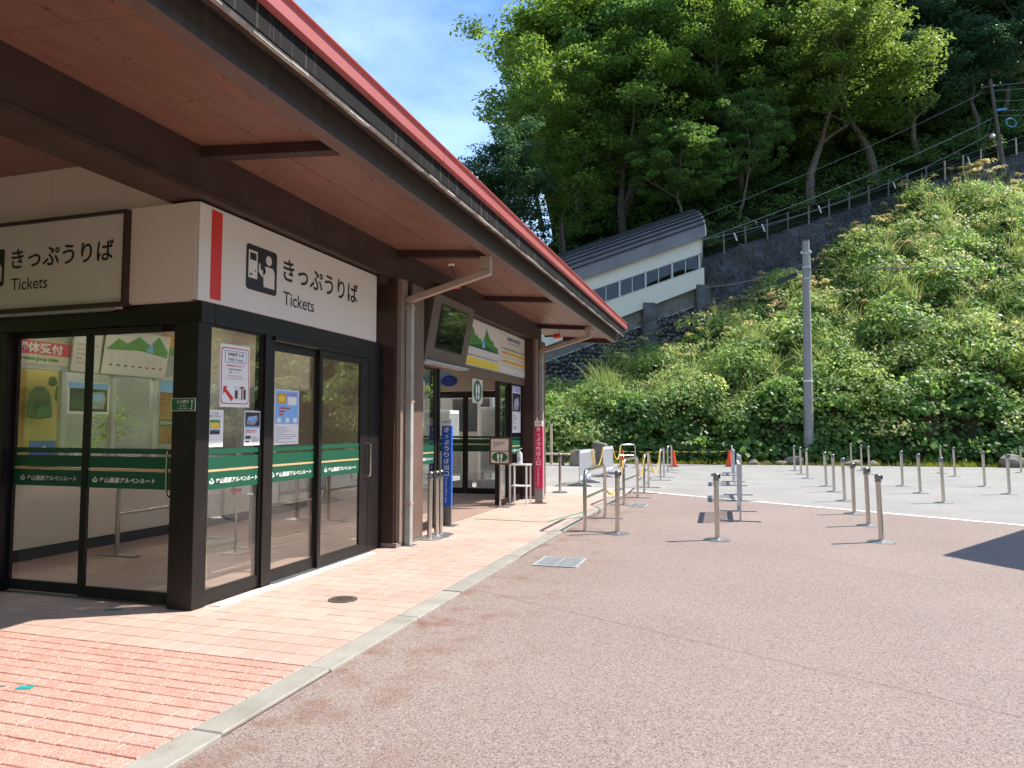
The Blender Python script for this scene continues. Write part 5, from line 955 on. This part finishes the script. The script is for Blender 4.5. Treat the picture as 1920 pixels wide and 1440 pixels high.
cable(PW(28.6, .3, 25.0), PW(26.6, 1.2, 20.9), 0, 'thin guy wire slanting from the wooden pole', .014)
# ---------------------------------------------------------------- planting: hillside weeds, grasses, plumes
def link(name, me, parent=None): o = bpy.data.objects.new(name, me); COL.objects.link(o); o.parent = parent; return o
def surf(t_, v, eps=.02):
    p = np.array(slope_pt(t_, v)); a = np.array(slope_pt(t_ + .3, v)) - p; b = np.array(slope_pt(t_, min(1, v + eps))) - np.array(slope_pt(t_, max(0, v - eps))); n = np.cross(a, b); n /= np.linalg.norm(n) + 1e-9
    return p, (n if n[2] > 0 else -n)
def clumps(n, t0, t1, v0, v1, r0, r1, per, s0, s1, rng, tone_bias=.0, lift=.35, elong=.6, sd_tone=.14):
    Cs, As, Bs, Ts = [], [], [], []
    for i in range(n):
        t_ = rng.uniform(t0, t1); v = v0 + (v1 - v0) * rng.random()
        if r1 > 1.2 and (t_ < 7 and v > .78 or rng.random() < .5 + .5 * math.sin(t_ * .9 + 11 * v) * math.sin(v * 17 - t_ * .4)): continue
        p, nn = surf(t_, v); r = rng.uniform(r0, r1) * rng.uniform(.7, 1.2); up = nn * .6 + np.array([0, 0, .6]); up /= np.linalg.norm(up)
        c = p + up * r * lift; k = int(per * (r / r1) ** 1.3 * rng.uniform(.7, 1.2)) + 6
        d = rng.normal(0, 1, (k, 3)); d /= np.linalg.norm(d, axis=1)[:, None]; d[:, 2] = np.abs(d[:, 2]) * .95 - .12
        rr = r * rng.uniform(.55, 1.08, k)[:, None] ** .6; sq = np.array([1.15, 1.15, .85])
        P = c + d * rr * sq; size = rng.uniform(s0, s1, k) * rng.uniform(.8, 1.25); a, b = orient(k, rng, d * .9 + np.array([.25, -.1, .45]) + up * .2, size, elong)
        tb = rng.uniform(.0, .85); Cs.append(P); As.append(a); Bs.append(b); Ts.append(np.clip(tb + tone_bias + rng.normal(0, sd_tone, k), 0, 1))
    return np.concatenate(Cs), np.concatenate(As), np.concatenate(Bs), np.concatenate(Ts)
rng = np.random.default_rng(23)
me = quads_mesh('hillside_shrubs', *clumps(760, -7.5, 33, .03, .97, .7, 1.5, 380, .065, .135, rng, .12, .45), 'weed'); tag(link('hillside_shrubs', me), 'rounded leafy shrubs massed over the sunlit hillside', 'shrubs', kind='stuff')
me = quads_mesh('leafy_weeds', *clumps(1900, -7.5, 33, .02, 1.0, .35, .9, 80, .06, .125, rng, .04), 'weed'); tag(link('leafy_weeds', me), 'dense leafy weeds covering the sunlit hillside', 'weeds', kind='stuff')
me = quads_mesh('broad_leaf_vines', *clumps(950, -7.5, 33, .0, .95, .4, .9, 46, .10, .19, rng, -.05, .3, .85), 'kudzu'); tag(link('broad_leaf_vines', me), 'broad leaved green vines hanging over the foot of the hillside', 'vines', kind='stuff')
me = quads_mesh('vine_curtain', *clumps(420, -7, 33, .0, .07, .4, .85, 70, .09, .16, rng, -.1, .2, .85), 'kudzu'); tag(link('vine_curtain', me), 'dark green vine curtain along the edge of the parking lot', 'vines', kind='stuff')
me = quads_mesh('leafy_weeds', *clumps(900, 33, 64, .02, 1.0, .5, 1.2, 42, .12, .22, rng), 'weed'); tag(link('leafy_weeds', me), 'leafy weeds on the hillside beyond the right edge', 'weeds', kind='stuff')
def blades(spots, rng, nb, l0, l1, w, droop, segs=4):
    P, F, T = [], [], []
    for p, up, k in spots:
        for i in range(int(nb * k)):
            a = rng.uniform(0, 6.283); tilt = rng.uniform(.1, .75); L_ = rng.uniform(l0, l1) * k; out = np.array([math.cos(a), math.sin(a), 0]); d = out * math.sin(tilt) + np.array([0, 0, 1]) * math.cos(tilt); q = np.array(p) + rng.normal(0, .10, 3) * np.array([1, 1, .2]); side = np.cross(d, [0, 0, 1.]); side /= np.linalg.norm(side) + 1e-9; side = side * math.cos(1) + np.cross(side, d) * math.sin(rng.uniform(-1, 1)); o = len(P); tn = rng.random()
            for s_ in range(segs + 1):
                u = s_ / segs; wd = w * (1 - u ** 2) * .5 + .0015; P.append(q - side * wd); P.append(q + side * wd); d = d + np.array([0, 0, -droop * (u + .15)]) + out * .03; d /= np.linalg.norm(d); q = q + d * L_ / segs
            for s_ in range(segs): F.append((o + 2 * s_, o + 2 * s_ + 1, o + 2 * s_ + 3, o + 2 * s_ + 2)); T.append(tn)
    return P, F, T
def soup(name, P, F, T, m):
    me = bpy.data.meshes.new(name); me.from_pydata([tuple(p) for p in P], [], F); at = me.attributes.new('tone', 'FLOAT', 'FACE'); at.data.foreach_set('value', np.asarray(T, np.float32)); me.materials.append(MATS[m]); return me
sp = []
for i in range(420):
    t_ = rng.uniform(-6, 33); v = rng.uniform(.12, .99); p, nn = surf(t_, v); sp.append((p + nn * .6, nn, rng.uniform(.7, 1.25)))
for c, v, n in ((-1.5, .35, 16), (2.6, .55, 14), (.8, .72, 14), (8, .3, 14), (17, .45, 14), (24, .6, 14)):
    for i in range(n): p, nn = surf(c + rng.normal(0, 1.0), min(.98, max(.1, v + rng.normal(0, .09)))); sp.append((p + nn * .6, nn, rng.uniform(1.0, 1.4)))
tag(link('silver_grass', soup('silver_grass', *blades(sp, rng, 34, .8, 1.6, .028, .34), 'blade')), 'arching tufts of tall silver grass among the weeds', 'grass', kind='stuff')
P, F, T = [], [], []
def plume(p, h, k, tone):
    q = np.array(p, float); lean = rng.normal(0, .22, 2); top = q + np.array([lean[0] * h, lean[1] * h, h]); o = len(P); s_ = np.array([.006, .004, 0]); P.extend([q - s_, q + s_, top + s_, top - s_]); F.append((o, o + 1, o + 2, o + 3)); T.append(.25)
    a0 = rng.uniform(0, 6.28)
    for i in range(20):
        a = a0 + rng.normal(0, 1.1); L_ = k * rng.uniform(.6, 1.1); b = top - np.array([0, 0, 1]) * L_ * .28 * rng.random(); out = np.array([math.cos(a), math.sin(a), 0]); sd_ = np.array([-out[1], out[0], .2]) * .026 * k / .4
        c1 = b + (out * .33 + np.array([0, 0, .42])) * L_; c2 = b + (out * .75 + np.array([0, 0, .38])) * L_; c3 = b + (out * 1.05 + np.array([0, 0, .12])) * L_; o = len(P)
        P.extend([b - sd_ * .4, b + sd_ * .4, c1 - sd_, c1 + sd_, c2 - sd_, c2 + sd_, c3]); F.extend([(o, o + 1, o + 3, o + 2), (o + 2, o + 3, o + 5, o + 4), (o + 4, o + 5, o + 6)]); tt = min(1, max(0, tone + rng.normal(0, .12))); T.extend([tt] * 3)
spots = []
for i in range(90): spots.append((rng.uniform(-4, 33), rng.uniform(.35, 1.0), rng.uniform(.1, .7)))
for c, v, n, tn in ((-.8, .93, 26, .3), (2.0, .82, 12, .35), (9, .9, 22, .3), (13, .75, 26, .35), (12, .62, 12, .95), (16.5, .86, 26, .25), (20, .9, 20, .3), (22, .62, 16, .97), (27, .97, 26, .35), (30, .8, 18, .3), (10, .5, 10, .3), (25, .4, 9, .3), (6, .95, 14, .95)):
    for i in range(n): spots.append((c + rng.normal(0, .9), min(1, max(.1, v + rng.normal(0, .05))), tn))
for t_, v, tn in spots: p, nn = surf(t_, v); plume(p + nn * .8, rng.uniform(.8, 1.4), rng.uniform(.28, .5), tn)
tag(link('grass_plumes', soup('grass_plumes', P, F, T, 'plume')), 'straw coloured feathery plumes of silver grass on the hillside', 'grass plumes', kind='stuff')
sp = []
for i in range(620):
    x = rng.uniform(-9, 16); dens = .5 + .5 * math.sin(x * 1.3) * math.sin(x * .47 + 1); y = yedge(x) + rng.uniform(-.25, 2.2) ** 1
    if rng.random() < dens + .15: sp.append(((x, y, -.03), None, rng.uniform(.5, 1.1)))
tag(link('verge_grass', soup('verge_grass', *blades(sp, rng, 16, .12, .34, .014, .35, 3), 'verge_grass')), 'yellow green grass along the edge of the parking lot', 'grass', kind='stuff')
n = 900; C = np.stack([rng.uniform(-9, 15, n), np.zeros(n), np.full(n, -.015)], 1); C[:, 1] = 33.3 + .1 * C[:, 0] + np.abs(rng.normal(0, 1.2, n)) - .3; A, Bv = orient(n, rng, np.tile([0, 0, 1.], (n, 1)), rng.uniform(.02, .06, n)); tag(link('fallen_leaves', quads_mesh('fallen_leaves', C + np.array([0, 0, .03]), A, Bv, rng.random(n), 'dry_leaf')), 'dry leaf litter along the lot edge', 'leaves', kind='stuff')

# ---------------------------------------------------------------- trees on the hill
def make_tree(seed, H, spread, fork, trunk_r, pads_per, leaf, lm, flat=.5, lean=0.0, low=.35, fill=170):
    """tapered trunk that forks into limbs and twigs; flattened leaf pads hang at and along the twigs"""
    r = random.Random(seed); rg_ = np.random.default_rng(seed); m = MB(); tips = []
    def branch(p, d, L_, rad, dep):
        pts = [p]; rs = [rad]; n = 4; q = p.copy(); dd = d.copy()
        for i in range(n):
            dd = (dd + Vector((r.gauss(0, .13), r.gauss(0, .13), r.gauss(0, .07) + (.05 if dep < 2 else .0)))).normalized(); q = q + dd * L_ / n; pts.append(q.copy()); rs.append(rad * (1 - .5 * (i + 1) / n))
        m.tube(pts, rs, 7 if dep < 2 else 4, caps=False)
        if dep >= 2: tips.append((pts[-1], L_)); tips.append((pts[-2], L_ * .8))
        if dep == 3: return
        nb = (fork, r.randint(3, 4), r.randint(2, 3))[dep]
        a0 = r.uniform(0, 6.28)
        for i in range(nb):
            a = a0 + 6.283 * i / nb + r.gauss(0, .35); u = pts[-1] if (i == 0 or dep == 0) else pts[r.choice((2, 3, 4))]
            out = Vector((math.cos(a), math.sin(a), 0)); k = r.uniform(.5, .95) * spread
            nd = (dd * .55 + out * k + Vector((0, 0, r.uniform(.2, .75)))).normalized() if dep < 2 else (dd * .5 + out * .9 + Vector((0, 0, r.uniform(-.15, .35)))).normalized()
            branch(u, nd, L_ * (r.uniform(.85, 1.15) if dep == 0 else r.uniform(.5, .72)), rs[-1] * (.8 if dep == 0 else .62), dep + 1)
    branch(Vector((0, 0, -.4)), Vector((lean, lean * .3, 1)).normalized(), H * low, trunk_r, 0)
    zmax = max(p.z for p, _ in tips); k = (H * .94) / zmax
    trunk = MB(); trunk.v = [(x * k, y * k, z * k) for x, y, z in m.v]; trunk.f = m.f; trunk.m = m.m
    Cs, As, Bs, Ts = [], [], [], []; xs = np.array([list(p) for p, _ in tips]); cx, cy = xs[:, 0].mean(), xs[:, 1].mean(); wr = np.percentile(np.hypot(xs[:, 0] - cx, xs[:, 1] - cy), 85); zl = np.percentile(xs[:, 2], 4)
    for i in range(fill):
        a = r.uniform(0, 6.283); u = r.random() ** .55; hz_ = r.random(); rad = wr * 1.08 * u * math.sin(math.pi * min(1, .18 + .80 * hz_)) ** .6; tips.append((Vector((cx + rad * math.cos(a), cy + rad * math.sin(a), zl * .6 + (zmax - zl * .6) * hz_)), 1))
    for p, L_ in tips:
        c = np.array(p) * k; R_ = r.uniform(.75, 1.35) * (H / 15); nl = int(pads_per * r.uniform(.6, 1.3)); d = rg_.normal(0, 1, (nl, 3)); d /= np.linalg.norm(d, axis=1)[:, None]; d *= rg_.random(nl)[:, None] ** .42
        P_ = c + d * np.array([R_, R_, R_ * flat]) + np.array([0, 0, R_ * .12]); sz = rg_.uniform(leaf * .65, leaf * 1.3, nl); up = np.tile([0, 0, 1.0], (nl, 1)) + d * .5; a, b = orient(nl, rg_, up, sz, .5)
        tb = r.uniform(.15, .6); Cs.append(P_); As.append(a); Bs.append(b); Ts.append(np.clip(tb + rg_.normal(0, .15, nl), 0, 1))
    cr = quads_mesh('crown', np.concatenate(Cs), np.concatenate(As), np.concatenate(Bs), np.concatenate(Ts), lm)
    return trunk.mesh('trunk', 'bark', smooth=True), cr
KIND = {'broad': make_tree(1, 15, .95, 4, .26, 110, .15, 'leaf_a', low=.30), 'tall': make_tree(2, 16, .75, 4, .28, 110, .15, 'leaf_b', low=.30), 'forked': make_tree(3, 14, 1.1, 3, .24, 105, .15, 'leaf_yellow', low=.26), 'dark': make_tree(4, 15, .8, 4, .25, 110, .16, 'leaf_dark', low=.26), 'layered': make_tree(5, 9, 1.25, 4, .13, 75, .13, 'leaf_b', .3, low=.3), 'open': make_tree(6, 15, 1.0, 3, .2, 70, .15, 'leaf_a', low=.3)}
print({k: len(v[1].polygons) for k, v in KIND.items()})
HH = {'broad': 15, 'tall': 16, 'forked': 14, 'dark': 15, 'layered': 9, 'open': 15}
def tree(kind, t_, b, h, label, group=None, rz=0.0, wide=1.0):
    p = PW(t_, -b, hillz(t_, b) - .2); o = thing('hillside_tree', label, 'tree', p, rz, group or 'trees on the forested hill'); tr, cr = KIND[kind]
    link('trunk', tr, o); link('crown', cr, o); s_ = h / HH[kind]; o.scale = (s_ * wide, s_ * wide, s_); return o
tree('dark', -8.4, 6, 12.2, 'dark round crowned tree at the left end of the forest, above the red roof edge', rz=.4, wide=1.0)
tree('dark', -10.6, 9, 10.0, 'low dark tree peeping over the red roof edge at far left', rz=2.0)
tree('broad', -2.0, 8, 14.2, 'tall broad tree against the blue sky at the left of the forest', rz=4.2, wide=.9)
tree('open', -2.6, 6, 12.0, 'slender tree with pale forked trunk behind the arched roof', rz=.2)
tree('tall', 3.6, 10, 19.4, 'tallest tree crowning the forest above the arched roof', rz=.3, wide=1.05)
tree('broad', 2.4, 6.5, 15.5, 'bright topped tree above the upper end of the arched roof', rz=3.4)
tree('tall', 7.0, 9, 20, 'tall sunlit tree right of the arched roof', rz=.9, wide=1.1)
tree('layered', 5.9, 3.2, 7.6, 'small tree with layered light green foliage beside the arched roof', rz=.5, wide=1.15)
tree('layered', 9.7, 3, 9.5, 'thin trunked young tree behind the fence', rz=2.2, wide=.7)
tree('broad', 11.6, 6, 15.5, 'green tree between the young tree and the fork trunked tree', rz=4.0)
tree('broad', 16, 11, 18, 'big tree rising behind the fork trunked trees, left', rz=5.0, wide=1.1)
tree('forked', 15.2, 2.4, 14.6, 'yellow green tree with low forked trunk behind the fence', rz=.3, wide=1.05)
tree('forked', 20.8, 2.6, 13.4, 'yellow green tree with Y shaped trunk, nearest the wooden pole', rz=2.6, wide=1.05)
tree('tall', 23.5, 10, 18, 'tall tree behind the Y trunked tree', rz=1.7, wide=1.1)
tree('dark', 27.5, 7, 14, 'dark spreading tree left of the wooden pole', rz=.8, wide=1.1)
tree('dark', 32, 8, 15, 'dark tree directly behind the wooden pole', rz=2.9, wide=1.15)
tree('dark', 35.5, 5, 12, 'dark tree at the right edge of the forest', rz=4.4, wide=1.1)
tree('dark', 25.2, 3.2, 10.5, 'low dark tree between the Y trunked tree and the wooden pole', rz=1.2, wide=1.2)
tree('dark', 31.0, 3.4, 9.5, 'low dark tree right behind the wooden pole, near the fence', rz=3.3, wide=1.3)
tree('dark', 28.5, 12, 15, 'dark tree farther up the hill left of the wooden pole', rz=5.3, wide=1.2)
bk = random.Random(8)
for i, t_ in enumerate((-.5, 2.4, 4.4, 7, 9.5, 13.5, 18, 22.5, 27, 31.5, 36, 40.5)):
    tree(('tall', 'broad', 'dark')[i % 3], t_ + bk.uniform(-.8, .8), 15 + bk.uniform(-1, 2.5), (12 if t_ < 0 else 17) + bk.uniform(-1, 2), 'one of the trees massed deep in the forest behind the front rows', 'trees deep in the forest', bk.uniform(0, 6.28), 1.15)
for i, t_ in enumerate((4, 11, 19, 26, 33, 40)):
    tree(('dark', 'tall', 'broad')[i % 3], t_ + bk.uniform(-.8, .8), 25 + bk.uniform(-1, 2.5), 17 + bk.uniform(-1, 2), 'one of the trees massed deep in the forest behind the front rows', 'trees deep in the forest', bk.uniform(0, 6.28), 1.25)
for i, t_ in enumerate((40, 45, 51, 57, 63)):
    tree(('broad', 'tall', 'dark')[i % 3], t_, 5 + bk.uniform(0, 3), 14 + bk.uniform(-1, 2), 'one of the forest trees beyond the right edge of view', 'trees beyond the right edge', bk.uniform(0, 6.28), 1.2)
# low undergrowth on the forest floor behind the fence
rng = np.random.default_rng(77); Cs, As, Bs, Ts = [], [], [], []
for i in range(620):
    t_ = rng.uniform(5, 40) if i % 5 else rng.uniform(-14, 5); b = rng.uniform(.5, 13) if t_ > 5 else rng.uniform(5, 13); c = np.array(PW(t_, -b, hillz(t_, b) + .2)); r_ = rng.uniform(.5, 1.3); k = int(75 * r_); d = rng.normal(0, 1, (k, 3)); d /= np.linalg.norm(d, axis=1)[:, None]; d[:, 2] = np.abs(d[:, 2]); P_ = c + d * r_ * rng.random(k)[:, None] ** .4 * np.array([1, 1, .8]); a, bb_ = orient(k, rng, d * .5 + np.array([0, 0, 1]), rng.uniform(.08, .16, k), .55); Cs.append(P_); As.append(a); Bs.append(bb_); Ts.append(np.clip(rng.uniform(.1, .6) + rng.normal(0, .13, k), 0, 1))
tag(link('undergrowth', quads_mesh('undergrowth', np.concatenate(Cs), np.concatenate(As), np.concatenate(Bs), np.concatenate(Ts), 'leaf_b')), 'shaded undergrowth on the forest floor behind the fence', 'undergrowth', kind='stuff')
